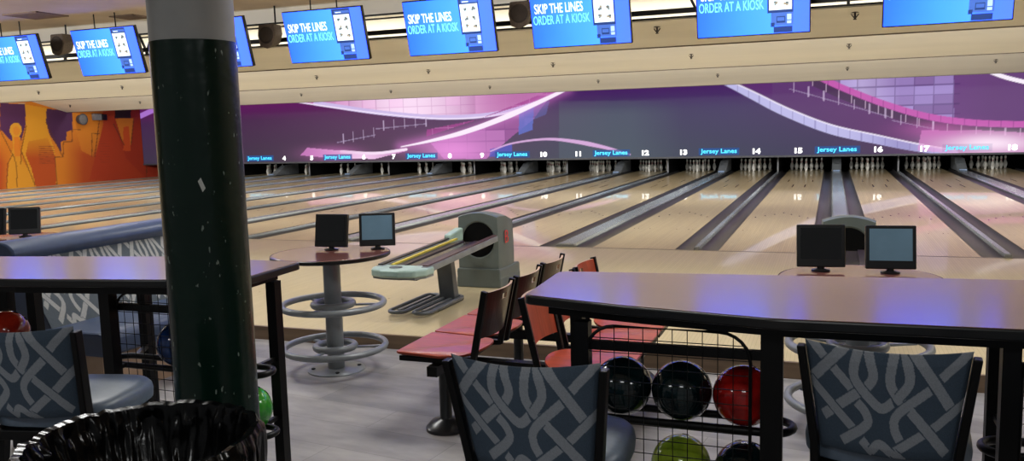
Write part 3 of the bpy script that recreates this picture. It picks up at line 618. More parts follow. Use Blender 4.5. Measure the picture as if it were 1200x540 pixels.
# ------------------------------------------------------------------ patterned fabric
BANDS = [[(110, 88), (325, 290)], [(300, 118), (135, 270)], [(352, 285), (165, 412)], [(120, 275), (335, 462)], [(335, 330), (375, 370), (375, 420), (250, 500)],
         [(372, 278), (410, 225), (398, 160), (385, 110)], [(362, 95), (328, 205), (350, 265), (440, 342), (495, 315)], [(500, 100), (482, 230), (512, 290), (540, 318)], [(520, 295), (562, 235), (548, 160), (530, 100)],
         [(650, 262), (520, 360), (508, 420), (535, 468)], [(560, 110), (760, 352)], [(800, 118), (688, 218)], [(810, 312), (676, 418)], [(660, 425), (510, 516)], [(572, 345), (760, 518)],
         [(350, 480), (405, 535)], [(395, 525), (440, 490), (510, 535)], [(505, 520), (560, 560)]]
def pattern(S, T, w=20):
    """S 0..1 across, T 0..1 down -> True on the pale interlaced bands"""
    X = S*680+120; Y = T*420+130
    m = np.zeros(S.shape, bool)
    for b in BANDS:
        d = seg_dist(X, Y, smooth_path(b, 5) if len(b) > 2 else b)
        for p, q in ((b[0], b[1]), (b[-1], b[-2])):                  # square band ends
            d = np.where(((X-p[0])*(q[0]-p[0])+(Y-p[1])*(q[1]-p[1]) < 0) & (np.hypot(X-p[0], Y-p[1]) < w*1.5), 99, d)
        m &= ~(d < w+5); m |= d < w
    return m
fab_m = col_attr_mat('patterned_fabric', .9, bump=.5, bscale=500)
def fabric_col(S, T, base=(62, 77, 93), pale=(140, 146, 154), w=20):
    m = pattern(S, T, w).astype(float); rs = np.random.RandomState(3).uniform(-.12, .12, S.shape)
    C = np.array(lin(base))*(1-m[:, None])+np.array(lin(pale))*m[:, None]
    return C*(1+rs[:, None])
vinyl = mat('blue_grey_vinyl', (92, 106, 122), .42, var=.06, bump=.05, scale=40)

# ------------------------------------------------------------------ bar stools
def back_shape(S, T, side):
    """upholstered back: S across, T down; side 0 rear, 1 front"""
    z = 1.045-.335*T; hw = .214-.040*T; x = (S*2-1)*hw
    lean = -.30+.075*T; y = lean-.045*(1-(S*2-1)**2)
    y = y-(.018 if side == 0 else -.018)*np.sqrt(np.clip(1-np.abs(S*2-1)**8, 0, 1))*np.minimum(1, np.sqrt(np.clip((T*10), 0, 1)))*np.minimum(1, np.sqrt(np.clip(((1-T)*10), 0, 1)))
    z = z-.012*(1-(S*2-1)**2)*(1-T)
    return np.stack([x, y, z], 1)
def make_stool():
    t = thing('bar_stool', 'x', 'bar stool', (0, 0, FZ), 0, 'bar stools with patterned backs')
    for side, nme in ((0, 'backrest'), (1, 'backrest_front')):
        me = grid_mesh(nme, lambda I, J: back_shape(I, J, side), 220, 160, lambda I, J, P: fabric_col(I, J))
        if side == 0: rear = me
        else: front = me
    bm = bmesh.new(); bm.from_mesh(rear); bm.from_mesh(front); bmesh.ops.remove_doubles(bm, verts=bm.verts, dist=.0004); bmesh.ops.recalc_face_normals(bm, faces=bm.faces)
    bm.to_mesh(rear); bm.free(); bpy.data.meshes.remove(front)
    link('backrest', rear, fab_m, t, smooth=True)
    for s in (-1, 1):
        MB().loft([[(s*.188+dx, -.215+dy, .60) for dx, dy in ((-.014, -.02), (.014, -.02), (.014, .02), (-.014, .02))],
                   [(s*.190+dx, -.232+dy, .72) for dx, dy in ((-.012, -.022), (.012, -.022), (.012, .022), (-.012, .022))],
                   [(s*.224+dx, -.302+dy, 1.028) for dx, dy in ((-.011, -.022), (.011, -.022), (.011, .020), (-.011, .020))]]).build('back_post', black, t, bevel=.004)
    pts = [(.235*math.copysign(abs(math.cos(a))**.55, math.cos(a)), .225*math.copysign(abs(math.sin(a))**.55, math.sin(a))) for a in [i*2*PI/40 for i in range(40)]]
    sb = MB(); sb.loft([[(x*k, y*k, z) for x, y in pts] for k, z in ((.93, .652), (.99, .662), (1, .69), (.985, .712), (.93, .727), (.8, .733), (.4, .736))]); sb.build('seat', vinyl, t, smooth=True)
    MB().box(-.19, .19, -.235, .18, .615, .652).build('seat_frame', black, t, bevel=.004)
    for sx in (-1, 1):
        for s2 in (-1, 1):
            MB().loft([[(sx*.175+a*.016, s2*.175+b*.016, .64) for a, b in ((-1, -1), (1, -1), (1, 1), (-1, 1))], [(sx*.225+a*.012, s2*.225+b*.012, 0) for a, b in ((-1, -1), (1, -1), (1, 1), (-1, 1))]]).build('leg', black, t)
    for a, b in (((-.207, .207), (.207, .207)), ((-.207, -.207), (.207, -.207)), ((-.207, -.207), (-.207, .207)), ((.207, -.207), (.207, .207))):
        MB().bar((*a, .23), (*b, .23), .02).build('footrest_bar', black, t)
    return t
ST = make_stool()
def place_stool(o, u, v, deg, lab):                         # (u, v) = middle of the back top
    a = math.radians(deg); f = Vector((-math.sin(a), math.cos(a))); c = Vector((u, v))+f*.33
    o.location = (c.x, c.y, FZ); o.rotation_euler = (0, 0, a); o['label'] = lab
place_stool(ST, -.922, -8.53, 2, 'bar stool with patterned grey back left of the ball rack, middle of the picture')
place_stool(copy_tree(ST), .0, -8.14, -5, 'bar stool with patterned grey back pushed up to right table, right of the red ball')
place_stool(copy_tree(ST), -2.727, -8.60, 14, 'bar stool with patterned grey back behind the black bin, cut by left picture edge')
place_stool(copy_tree(ST), .52, -8.60, -3, 'bar stool mostly out of frame at the right picture edge')

# ------------------------------------------------------------------ bar tables with ball racks
lam = mat('tan_laminate', (128, 88, 72), .4, var=.02, scale=3, coat=.85, coat_r=.17)
edge_m = mat('black_table_edge', (16, 15, 15), .35)
TZ = .959
def rounded(poly, r=.03, n=4):
    out = []; m = len(poly)
    for i in range(m):
        p0, p1, p2 = Vector(poly[i-1]), Vector(poly[i]), Vector(poly[(i+1) % m]); a = p1+(p0-p1).normalized()*r; b = p1+(p2-p1).normalized()*r
        for k in range(n+1): t = k/n; q = a*(1-t)**2+p1*2*t*(1-t)+b*t*t; out.append((q.x, q.y))
    return out
def rack(parent_label, posts, u0, u1, vb, zrails, grid, lab):
    """steel ball rack: four posts, two looped rails with braces, wire panel in front"""
    t = thing('ball_rack', lab, 'ball rack', ((u0+u1)/2, vb, FZ), 0, 'ball racks under the tall tables')
    O = t.location
    for (x, y, w) in posts: MB().box(x-w/2, x+w/2, y-.025, y+.025, FZ, TZ-.076).build('post', black, t, off=O)
    for z in zrails:
        MB().tube(stadium(u0, u1, vb, .07, z, 10), .0145, 10, closed=True).build('rail', black, t, smooth=True, off=O)
    for (x, y, w) in posts:
        for z in zrails:
            if abs(y-vb) > .08: MB().bar((x, y, z), (min(max(x, u0+.08), u1-.08), vb+math.copysign(.07, y-vb), z), .02).build('bracket', black, t, off=O)
    gx0, gx1, gz0, gz1, gy = grid
    fr = []; r = .10
    for i in range(7): a = PI/2*i/6; fr.append((gx1-r+r*math.sin(a), gy, gz1-r+r*math.cos(a)))
    fr += [(gx1, gy, gz0), (gx0, gy, gz0)]
    for i in range(7): a = PI/2*i/6; fr.append((gx0+r-r*math.cos(a), gy, gz1-r+r*math.sin(a)))
    MB().tube(fr, .006, 8, closed=True).build('wire_frame', black, t, smooth=True, off=O)
    g = MB(); x = gx0+.05
    while x < gx1-.02:
        dz = r-math.sqrt(max(0, r*r-max(0, r-min(x-gx0, gx1-x))**2)); g.cyl((x, gy, gz0), (x, gy, gz1-dz), .0017, n=6); x += .05
    z = gz0+.05
    while z < gz1-.02:
        dx = r-math.sqrt(max(0, r*r-max(0, z-(gz1-r))**2)) if z > gz1-r else 0; g.cyl((gx0+dx, gy, z), (gx1-dx, gy, z), .0017, n=6); z += .05
    g.build('wire_mesh', black, t, off=O)
    MB().box(min(p[0] for p in posts if p[1] < vb), max(p[0] for p in posts if p[1] < vb), gy+.012, gy+.035, .782, .814).build('cross_bar', black, t, off=O)
    return t
def table(front, back, lab, posts):
    poly = front+back; c = (sum(p[0] for p in poly)/len(poly), sum(p[1] for p in poly)/len(poly))
    t = thing('bar_table', lab, 'table', (c[0], c[1], FZ), 0, 'tall tan bar tables'); O = t.location
    rp = rounded(poly)
    MB().prism(rp, TZ-.036, TZ-.002).build('edge_band', edge_m, t, off=O, bevel=.006)
    q = [(c[0]+(x-c[0])*.992, c[1]+(y-c[1])*.985) for x, y in rp]
    MB().prism(q, TZ-.003, TZ).build('tabletop', lam, t, off=O)
    q = [(c[0]+(x-c[0])*.93, c[1]+(y-c[1])*.80) for x, y in poly]
    MB().prism(q, TZ-.075, TZ-.036).build('apron', black, t, off=O)
    return t
table([(-1.185, -7.77), (-.80, -7.87), (-.31, -7.955), (.37, -7.93), (.90, -7.87), (1.27, -7.74)], [(1.27, -7.16), (.52, -7.09), (-.30, -7.165), (-1.09, -7.24), (-1.215, -7.262)], 'tall tan bar table on the right, with three balls racked beneath', None)
table([(-5.05, -7.74), (-4.4, -7.93), (-3.56, -7.955), (-2.81, -7.81), (-2.465, -7.71)], [(-2.49, -7.25), (-3.33, -7.235), (-4.26, -7.41), (-5.05, -7.40)], 'tall tan bar table on the left, behind the green column', None)
VB = -7.66
rack(0, [(-.955, -7.80, .05), (-1.115, -7.32, .05), (-.318, -7.80, .07), (-.355, -7.32, .05)], -1.06, -.255, VB, (.515, .24), (-.94, -.385, -.02, .873, -7.815), 'black steel ball rack under left half of right table, with red ball')
rack(0, [(.36, -7.80, .05), (.405, -7.32, .06), (1.04, -7.72, .05), (1.10, -7.32, .05)], .315, 1.12, VB, (.515, .24), (.40, 1.01, -.02, .872, -7.76), 'black steel ball rack at the right picture edge, under right table')
rack(0, [(-3.21, -7.72, .06), (-3.39, -7.32, .05), (-2.72, -7.64, .05), (-2.575, -7.36, .05)], -3.36, -2.455, -7.58, (.515, .235), (-3.19, -2.74, -.02, .872, -7.70), 'black steel ball rack behind the column, with the green ball')
rack(0, [(on_y(8, 350, -7.36).x, -7.36, .06), (-4.15, -7.32, .06), (-4.75, -7.72, .05), (-4.85, -7.40, .05)], -4.85, -3.78, -7.62, (.515, .24), (-4.72, -4.10, -.02, .872, -7.79), 'black steel ball rack at left picture edge, with an orange red ball')
# bowling balls
def ball_mat(name, c, c2, rough=.12):
    return mat(name, c, rough, coat=.25, coat_r=.04, scale=14, c2=c2)
BR = .1065
def ball(u, v, z, m, lab, rot):
    t = thing('bowling_ball', lab, 'bowling ball', (u, v, z-BR), 0, 'bowling balls in the racks')
    MB().sphere((0, 0, BR), BR, 40, 24).build('shell', m, t, smooth=True)
    for k, (a, b) in enumerate(((0, 0), (.26, .12), (-.02, .5))):
        d = Vector((math.cos(rot+a)*math.cos(.6+b), math.sin(rot+a)*math.cos(.6+b), math.sin(.6+b))); p = Vector((0, 0, BR))+d*BR
        MB().cyl(p-d*.01, p+d*.0006, .0125, n=16).build('finger_hole', dark_in, t)
dk = ball_mat('ball_dark_teal', (12, 34, 36), (8, 18, 22)); redm = ball_mat('ball_red', (190, 28, 24), (120, 14, 14)); lime = ball_mat('ball_lime', (164, 190, 52), (120, 150, 40)); grn = ball_mat('ball_green', (70, 176, 54), (40, 130, 40)); blu = ball_mat('ball_navy', (24, 56, 110), (14, 30, 60)); orr = ball_mat('ball_orange_red', (170, 44, 24), (120, 26, 18))
zt = .616; zl = .342
for x, y, m, lab, r in ((732, 452, dk, 'dark teal bowling ball on upper rail, beside the middle bar stool', 1.2), (799, 459, dk, 'dark teal bowling ball on upper rail, between another dark ball and the red one', 2.0), (866, 464, redm, 'glossy red bowling ball on the upper rail of right table', 1.)):
    ball(on_y(799, 459, VB).x+(x-799)/67*.2145, VB, zt, m, lab, r)
for x, m, lab, r in ((798, lime, 'lime green bowling ball on the lower rail', 1.4), (873, dk, 'dark teal bowling ball on lower rail, right of the lime ball', 2.2)):
    ball(on_y(x, 545, VB).x, VB, zl, m, lab, r)
ball(-2.585, -7.58, .337, grn, 'bright green bowling ball just right of the column', 1.)
ball(-2.94, -7.58, zt, blu, 'navy blue bowling ball just left of the column', 1.)
ball(on_y(8, 392, -7.62).x, -7.62, zt, orr, 'orange red bowling ball at the left picture edge', .8)

# ------------------------------------------------------------------ waste bin with black bag
bx, by = -1.845, -8.94
bt = thing('waste_bin', 'round waste bin lined with a black plastic bag, in front of the column', 'waste bin', (bx, by, FZ))
MB().lathe([(.225, 0), (.24, .02), (.275, .82), (.288, .825), (.288, .86), (.285, .86), (.272, .8), (.236, .05), (.02, .04)], n=48).build('bin', mat('bin_grey', (40, 42, 44), .5), bt, smooth=True)
bag = MB(); rings = []; prof = [(.05, .60), (.12, .62), (.19, .66), (.222, .72), (.245, .78), (.260, .835), (.276, .882), (.295, .886), (.304, .868), (.306, .82), (.307, .74), (.308, .66), (.31, .58)]
NS = 320
prof = [(prof[i][0]*(1-t/3)+prof[i+1][0]*t/3, prof[i][1]*(1-t/3)+prof[i+1][1]*t/3) for i in range(len(prof)-1) for t in range(3)]+[prof[-1]]
for i, (r, z) in enumerate(prof):
    ring = []
    for t in range(NS):
        a = t*2*PI/NS; q = Vector((math.cos(a)*7, math.sin(a)*7, z*6.)); q2 = Vector((math.cos(a)*19, math.sin(a)*19, z*11.))
        amp = .034 if i < 17 else (.008 if i < 25 else .03)
        q3 = Vector((math.cos(a)*11, math.sin(a)*11, z*1.6)); dr = amp*noise.noise(q)*.7+amp*.75*(.35-abs(noise.noise(q3*.7)))+.004*noise.noise(q2)+(.010 if i < 17 else .004)*(.3-abs(noise.noise(q*1.5)))
        ring.append(((r+dr)*math.cos(a), (r+dr)*math.sin(a), z+(.002*noise.noise(q2)+.008*noise.noise(q) if i > 14 else .06*noise.noise(q)+.04*(.4-abs(noise.noise(q3*.7))))))
    rings.append(ring)
bag.loft(rings, caps=False)
bag.face([bag.V(*p) for p in rings[0]])
bagm = mat('black_bag_film', (5, 5, 6), .17, spec=.22, bump=.08, scale=40, var=.02)
bag.build('bag', bagm, bt, smooth=True)

# ------------------------------------------------------------------ scoring tables
sc_top = mat('scoring_table_top', (112, 66, 60), .3, var=.03, scale=4, coat=1, coat_r=.06)
glass = mat('touch_screen_glass', (8, 9, 11), .06, spec=.6)
lcd = mat('lit_touch_screen', (74, 96, 110), .15, emit=.55, var=.12, scale=3)
def make_score():
    t = thing('scoring_table', 'x', 'table', (0, 0, FZ), 0, 'round scoring tables on ring footrests')
    MB().lathe([(.20, 0), (.20, .008), (.17, .016), (.06, .018)], n=48).build('base_plate', grey_paint, t, smooth=True)
    bo = MB()
    for k in range(4): a = k*PI/2+.6; bo.cyl((.16*math.cos(a), .16*math.sin(a), .014), (.16*math.cos(a), .16*math.sin(a), .024), .014, n=6)
    bo.build('bolts', black, t)
    MB().lathe([(.06, .016), (.06, .80)], n=28).build('post', grey_paint, t, smooth=True)
    for z in (.17, .475):
        o = MB().tube([(.352*math.cos(i*2*PI/48), .352*math.sin(i*2*PI/48), z) for i in range(48)], .023, 12, closed=True).build('footrest_ring', grey_paint, t, smooth=True)
        MB().tube([(.135*math.cos(i*2*PI/32), .135*math.sin(i*2*PI/32), z) for i in range(32)], .025, 12, closed=True).build('inner_ring', grey_paint, o, smooth=True)
        sp_ = MB()
        for k in range(3): a = k*2*PI/3+.5; sp_.bar((.05*math.cos(a), .05*math.sin(a), z-.012), (.335*math.cos(a), .335*math.sin(a), z-.016), .03, .012)
        sp_.build('spokes', grey_paint, o)
    MB().lathe([(.18, .795), (.18, .805), (.395, .808), (.408, .816), (.408, .836), (.403, .8395), (.397, .8403), (.385, .8405), (.02, .8405)], n=64).build('tabletop', sc_top, t, smooth=True)
    MB().lathe([(.409, .812), (.414, .816), (.414, .834), (.409, .838)], n=64, caps=False).build('edge_band', edge_m, t, smooth=True)
    return t
S1 = make_score(); S1.location = (-3.42, -5.56, FZ); S1['label'] = 'round scoring table on grey ring footrests, between column and ball return'
S2 = copy_tree(S1); S2.location = (0.0, -5.83, FZ); S2['label'] = 'round scoring table on grey ring footrests, behind right bar table'
S3 = copy_tree(S1); S3.location = (-6.83, -5.3, FZ); S3['label'] = 'round scoring table at left picture edge, behind the booth'
MON2 = {}
def score_mon(x, y, rz, lit, lab):
    t = thing('scoring_monitor', lab, 'monitor', (x, y, FZ+.8405), rz, 'touch monitors on the scoring tables')
    T = Matrix.Translation((0, 0, .03)) @ Matrix.Rotation(math.radians(-10), 4, 'X')
    def b(nm, m, *q, par=t, bev=0): o = MB().box(*q, T=T).build(nm, m, par, bevel=bev); return o
    b('casing', black_pl, -.127, .127, 0, .034, -.005, .23, bev=.006)
    b('screen', lcd if lit else glass, -.107, .107, -.002, .002, .04, .212)
    MB().lathe([(.05, 0), (.05, .008), (.02, .014), (.016, .05)], c=(0, .02, 0), n=20).build('stand', black_pl, t, smooth=True)
def along(x, y, v=None): return on_z(x, y, FZ+.80)
for (sx, sy_), far in (((-3.42, -5.56), 0), ((0.0, -5.52), 1), ((-6.83, -5.3), 2)):
    nm = ('on scoring table left of the ball return', 'behind right bar table', 'at left picture edge, above the booth')[far]
    pl = {0: ((-3.48, -5.47, .05), (-3.16, -5.36, .5)), 1: ((-.192, -5.70, .12), (.160, -5.70, .1)), 2: ((-7.02, -5.33, .3), (-6.745, -5.22, .55))}[far]
    for k, (x, y, rz) in enumerate(pl):
        score_mon(x, y, rz if far != 0 or k == 0 else .4, (k == 1 and far < 2), ('lit' if (k == 1 and far < 2) else 'dark')+' scoring monitor, '+('left' if k == 0 else 'right')+' one '+nm)

# ------------------------------------------------------------------ ball returns
house_m = mat('ball_return_grey', (90, 98, 95), .42, var=.05); pale_m = mat('ball_return_pale_green', (158, 182, 172), .35); rail_br = mat('rail_brown', (74, 50, 52), .3); yel = mat('rail_yellow', (196, 176, 60), .4)
red_l = mat('emblem_red', (200, 50, 50), .5)
def make_return():
    t = thing('ball_return', 'x', 'ball return', (0, 0, 0), 0, 'ball returns on the approach'); N_ = 48
    # housing: front plate with round mouth, tapering body behind
    def outline(w, h, arch, z0=0.):
        p = []
        for i in range(N_):
            a = 2*PI*i/N_-PI/2; c, s = math.cos(a), math.sin(a); k = 1/max(abs(c), abs(s), 1e-6)**.86
            x = w*max(-1, min(1, c*k)); z = z0+(h-z0)*(.5+.5*max(-1, min(1, s*k)))
            if z > h-.03: z += arch*(1-(x/w)**2)
            p.append((x, z))
        return p
    O1 = outline(.222, .722, .03); b = MB()
    ci = [(.168*math.cos(2*PI*i/N_-PI/2), .475+.175*math.sin(2*PI*i/N_-PI/2)) for i in range(N_)]
    rings = [[(x, .0, z) for x, z in ci], [(x*1.08, -.012, .475+(z-.475)*1.08) for x, z in ci], [(x*.97, -.012, .36+(z-.36)*.975) for x, z in O1], [(x, .01, z) for x, z in O1],
             [(x*1.03, .2, z*.985) for x, z in O1], [(x*1.0, .40, z*.90) for x, z in O1], [(x*.9, .46, z*.82) for x, z in O1]]
    b.loft(rings, caps=False); b.face([b.V(x*.9, .46, z*.82) for x, z in O1])
    b.build('housing', house_m, t, smooth=True)
    sk = MB(); sk.loft([[(x, y, z) for x, y in ((-.235*k, -.03), (.235*k, -.03), (.25*k, .5), (-.25*k, .5))] for k, z in ((1, 0), (1, .09), (.985, .10), (.985, .17), (.96, .19))]); sk.build('skirt', house_m, t, bevel=.01)
    MB().loft([[(x, .002, z) for x, z in ci], [(x*.95, .36, .475+(z-.475)*.95) for x, z in ci]], caps=True).build('ball_mouth', dark_in, t, smooth=True)
    e = link('emblem', text_mesh('B', .19, 1.1, -.002, .002), red_l, t); e.matrix_local = Matrix.Translation((.238, .16, .43)) @ Matrix.Rotation(PI/2, 4, 'Z')
    # rack arms towards the bowlers
    for s, m in ((1, rail_br), (-1, black_pl)):
        MB().loft([[(s*.20+dx, -.05, .50+dz) for dx, dz in ((-.03, -.03), (.03, -.03), (.03, .025), (-.03, .025))], [(s*.205+dx, -1.62, .445+dz) for dx, dz in ((-.03, -.03), (.03, -.03), (.03, .025), (-.03, .025))]]).build('side_rail', grey_paint, t, bevel=.006)
        MB().bar((s*.20, -.06, .530), (s*.205, -1.6, .475), .045, .012).build('rail_cap', m, t)
    MB().bar((-.125, -.25, .515), (-.125, -1.55, .466), .028, .014).build('yellow_strip', yel, t)
    MB().bar((-.07, -.25, .492), (-.07, -1.55, .446), .05, .016).bar((.09, -.25, .492), (.09, -1.55, .446), .05, .016).build('ball_bed', mat('ball_bed_dark', (46, 36, 42), .3), t)
    MB().bar((.01, -.25, .484), (.01, -1.55, .44), .11, .01).build('ball_bed_centre', mat('ball_bed_gloss', (60, 54, 56), .1), t)
    MB().loft([[(x, -.30+y, z) for x, y, z in ((-.235, 0, .47), (-.165, 0, .47), (-.165, 0, .56), (-.235, 0, .56))], [(x, -.02, z) for x, z in ((-.24, .47), (-.15, .47), (-.15, .60), (-.24, .60))]]).build('left_shoulder', pale_m, t, bevel=.015)
    ty = [(-.25, 0), (-.25, -.14), (-.21, -.23), (-.1, -.275), (.06, -.28), (.19, -.245), (.25, -.15), (.25, 0)]
    tm = MB(); tm.prism([(x, -1.52+y) for x, y in ty], .40, .465); tm.build('front_tray', pale_m, t, bevel=.018, seg=3)
    MB().prism([(x*.96, -1.52+y*.93) for x, y in ty], .385, .402).build('tray_lip', grey_paint, t)
    MB().lathe([(.055, .465), (.05, .472), (.02, .474)], c=(-.03, -1.66, 0), n=24).build('hand_dryer_vent', mat('vent_dark', (70, 78, 76), .4), t, smooth=True)
    MB().box(-.13, .13, -1.60, -1.36, .35, .388).build('tray_motor', black_pl, t, bevel=.01)
    MB().loft([[(x, -.72+y, .03) for x, y in ((-.075, -.05), (.075, -.05), (.075, .05), (-.075, .05))], [(x, -.80+y, .44) for x, y in ((-.075, -.04), (.075, -.04), (.075, .04), (-.075, .04))]]).build('pedestal', mat('pedestal_grey', (86, 88, 90), .35, metal=.3), t, bevel=.006)
    for s in (-1, 1):
        p = [(y_, x_) for x_, y_, _ in stadium(-1.42, -.62, 0, .075, 0, 8)]
        o = MB().tube([(s*.115+x_+(-.08), y_, .035) for x_, y_ in p], .017, 10, closed=True).build('foot_loop', mat('foot_grey', (92, 96, 100), .35, metal=.3), t, smooth=True)
        MB().bar((s*.115-.08, -1.34, .034), (s*.115-.08, -.7, .034), .03, .02).build('foot_rib', MATS['foot_grey'], o)
    MB().box(-.24, .10, -1.15, -.62, 0, .02).build('foot_pad', MATS['foot_grey'], t, bevel=.004)
    return t
R1 = make_return(); R1.location = (-3.415, -2.92, 0); R1['label'] = 'grey ball return with round mouth and long rack, left of the red seats'
R2 = copy_tree(R1); R2.location = (0., -2.92, 0); R2['label'] = 'grey ball return behind the two monitors on the right'

# ------------------------------------------------------------------ red plywood seats back to back
red_w = mat('red_stained_plywood', (158, 60, 34), .35, var=.2, scale=5, stretch=(1, 4, 1), coat=.12, coat_r=.15)
brown_w = mat('dark_brown_plywood', (58, 22, 18), .35, var=.15, scale=6, coat=.12, coat_r=.15)  # rear faces of the backrests, darker brown than the red fronts
def make_seat():
    """seat facing -x, origin on the floor below the middle of the seat"""
    t = thing('red_seat', 'x', 'chair', (0, 0, FZ), 0, 'red plywood seats in back to back rows')
    pts = []
    for i in range(13): a = -PI/2+PI*i/12; pts.append((.10+.13*math.cos(a), .215*math.sin(a)))
    pts = [(-.235, -.225), (-.22, -.235)]+[(.02, -.235)]+pts[1:-1]+[(.02, .235), (-.22, .235), (-.235, .225)]
    def bend(x, z): return z+.02*max(0, (x-.05)/.18)**2+.012*max(0, (-x-.1)/.135)
    MB().loft([[(x, y, bend(x, z)) for x, y in pts] for z in (.438, .452)]).build('seat', red_w, t, bevel=.003)
    b = MB()
    def bp_(S, T, off):
        z = .55+.255*T; hw = (.195+.012*T); y = (S*2-1)*hw; x = .238+.055*T+.04*(1-(S*2-1)**2)+off
        return (x, y, z)
    n = 14; rings = []
    b.mi = 0
    F_ = [[b.V(*bp_(i/n, j/8, -.007)) for i in range(n+1)] for j in range(9)]; K_ = [[b.V(*bp_(i/n, j/8, .007)) for i in range(n+1)] for j in range(9)]
    for j in range(8):
        for i in range(n):
            hole = (j == 6 and i in (6, 7))
            if hole: continue
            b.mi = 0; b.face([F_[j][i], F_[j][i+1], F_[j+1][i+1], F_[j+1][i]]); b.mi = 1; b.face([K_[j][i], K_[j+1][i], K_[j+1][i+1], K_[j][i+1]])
    b.mi = 2
    for i in range(n): b.face([F_[0][i], K_[0][i], K_[0][i+1], F_[0][i+1]]); b.face([F_[8][i], F_[8][i+1], K_[8][i+1], K_[8][i]])
    for j in range(8): b.face([F_[j][0], F_[j+1][0], K_[j+1][0], K_[j][0]]); b.face([F_[j][n], K_[j][n], K_[j+1][n], F_[j+1][n]])
    h0, h1 = 6, 8
    for j in (6, 7):
        for i in range(6, 8): b.face([F_[j][i], F_[j][i+1], K_[j][i+1], K_[j][i]])
    for i in (6, 8): b.face([F_[6][i], F_[7][i], K_[7][i], K_[6][i]])
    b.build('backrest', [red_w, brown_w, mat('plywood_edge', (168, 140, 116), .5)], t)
    for s in (-1, 1):
        fr = MB(); fr.bar((.06, s*.195, .425), (.225, s*.195, .44), .03, .03); fr.bar((.215, s*.197, .43), (.298, s*.209, .815), .026, .034); fr.build('back_bracket', black, t, bevel=.003)
    MB().box(-.222, .16, -.222, .222, .408, .4365).build('seat_pan', black, t, bevel=.004)
    return t
SE = make_seat(); rows = [-6.33, -5.84, -5.35]; UL, URR = -2.15, -1.31
names = ['nearest', 'middle', 'farthest']
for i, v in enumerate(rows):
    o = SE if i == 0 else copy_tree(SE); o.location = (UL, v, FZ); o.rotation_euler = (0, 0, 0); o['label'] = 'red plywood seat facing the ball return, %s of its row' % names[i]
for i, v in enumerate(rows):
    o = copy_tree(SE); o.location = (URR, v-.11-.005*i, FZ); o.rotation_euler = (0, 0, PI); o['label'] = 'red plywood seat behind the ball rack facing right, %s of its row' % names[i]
sb = thing('seat_beam', 'black steel beams and round footed pedestals carrying the red seats', 'seat base', (-1.73, -5.86, FZ)); O = sb.location
for u in (UL, URR):
    MB().box(u-.03, u+.03, -6.60, -5.05, FZ+.345, FZ+.40).build('beam', black, sb, off=O)
    for v in (-6.44, -5.25):
        uu = u
        MB().lathe([(.115, 0), (.115, .018), (.085, .05), (.04, .062), (.034, .07), (.034, .35)], c=(uu, v, FZ), n=32).build('pedestal', mat('pedestal_black', (26, 28, 30), .3), sb, smooth=True, off=O)
for v in (-6.2, -5.5): MB().box(UL, URR, v-.03, v+.03, FZ+.30, FZ+.35).build('cross_beam', black, sb, off=O)

# ------------------------------------------------------------------ booth sofa on the left
navy = mat('navy_vinyl', (52, 66, 92), .38, var=.08, scale=10)
bo = thing('booth_sofa', 'booth sofa with navy roll top and patterned back, behind left bar table', 'sofa', (-5.0, -5.85, FZ)); O = Vector(bo.location)
L0, L1 = -6.65, -5.12
def uback(z): return -4.88-(z-.30)*.5
me = grid_mesh('backrest', lambda I, J: np.stack([-4.88-((.80-J*.48)-.32)*.55, L0+.05+I*(L1-L0-.05), .80-J*.48], 1), 420, 130, lambda I, J, P: fabric_col(np.mod(I*3.4, 1.), J*.98+0., base=(72, 80, 86), pale=(150, 151, 148), w=19))
link('backrest', me, fab_m, bo, off=O)
MB().extr_y([(-4.90, .32), (-5.16, .80), (-5.34, .80), (-5.34, FZ+.02), (-4.90, FZ+.02)], L0+.06, L1-.01).build('back_shell', navy, bo, off=O)
rl = [(-5.26+.145*math.cos(a), .825+.085*math.sin(a)) for a in [i*2*PI/24 for i in range(24)]]
MB().extr_y(rl, L0, L1).build('roll_top', navy, bo, smooth=True, off=O, bevel=.015)
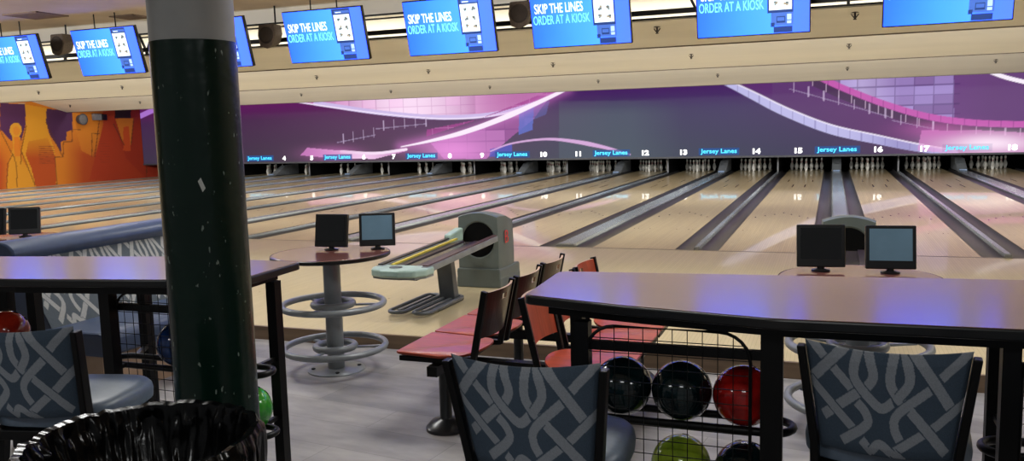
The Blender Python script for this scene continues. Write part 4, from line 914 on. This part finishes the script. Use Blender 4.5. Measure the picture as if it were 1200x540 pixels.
MB().extr_y([(-4.93, .19), (-4.93, .34), (-4.45, .345), (-4.40, .335), (-4.375, .30), (-4.375, .215), (-4.40, .19)], L0, L1-.3).build('seat', navy, bo, off=O, bevel=.02)
MB().box(-4.95, -4.48, L0+.05, L1-.34, FZ, .19).build('plinth', mat('plinth_wood', (150, 124, 100), .5), bo, off=O)

# ------------------------------------------------------------------ light
def area(name, loc, size, energy, c=(1, .93, .82), rot=(0, 0, 0), sy=None):
    l = bpy.data.lights.new(name, 'AREA'); l.energy = energy; l.color = c; l.size = size
    if sy: l.shape = 'RECTANGLE'; l.size_y = sy
    o = bpy.data.objects.new(name, l); COL.objects.link(o); o.location = loc; o.rotation_euler = [math.radians(q) for q in rot]; return o
mid, wid = (UW+8)/2, 8-UW-1
for v, e in ((1.5, 950), (6.7, 1180), (13.1, 180)):                 # strip lamps behind the drop edges of the stepped ceiling
    area('strip_lamp', (mid, v, 2.9), wid, e, (.97, .985, 1), (56 if v < 10 else 0, 0, 0), .2)
area('slot_lamp', (-8, .6, 3.28), 30, 170, (1, .96, .88), (0, 0, 0), .15)
area('pin_lamp', (mid, 17.2, .62), wid, 26, (.97, 1, 1), (55, 0, 0), .06)
for u in (-22, -18.5, -15, -11.5, -8, -4.5, -1., 2.5, 6):
    area('ceiling_and_fill_lamp', (u, -2.6, 3.385), 1.2, 108, (1, .985, .96), (24, 0, 0), .6)
for u in (-9, -5.2, -1.4, 2.4):
    area('ceiling_and_fill_lamp', (u, -5.6, 3.385), 1.2, 72, (1, 1, .98), (0, 0, 0), .6)
for u in (-4.5, 0, 4.5):
    area('ceiling_and_fill_lamp', (u, -12.2, 3.385), 1.2, 44, (.97, 1, 1), (0, 0, 0), .6)  # unseen fill row added behind the camera to brighten the stool backs
wd = bpy.data.worlds.new('world'); SC.world = wd; wd.use_nodes = True
bg = wd.node_tree.nodes['Background']; bg.inputs[0].default_value = (.96, .98, 1, 1); bg.inputs[1].default_value = .16
vs = SC.view_settings; vs.view_transform = 'Standard'; vs.look = 'None'; vs.exposure = 0; vs.gamma = 1; vs.use_curve_mapping = False
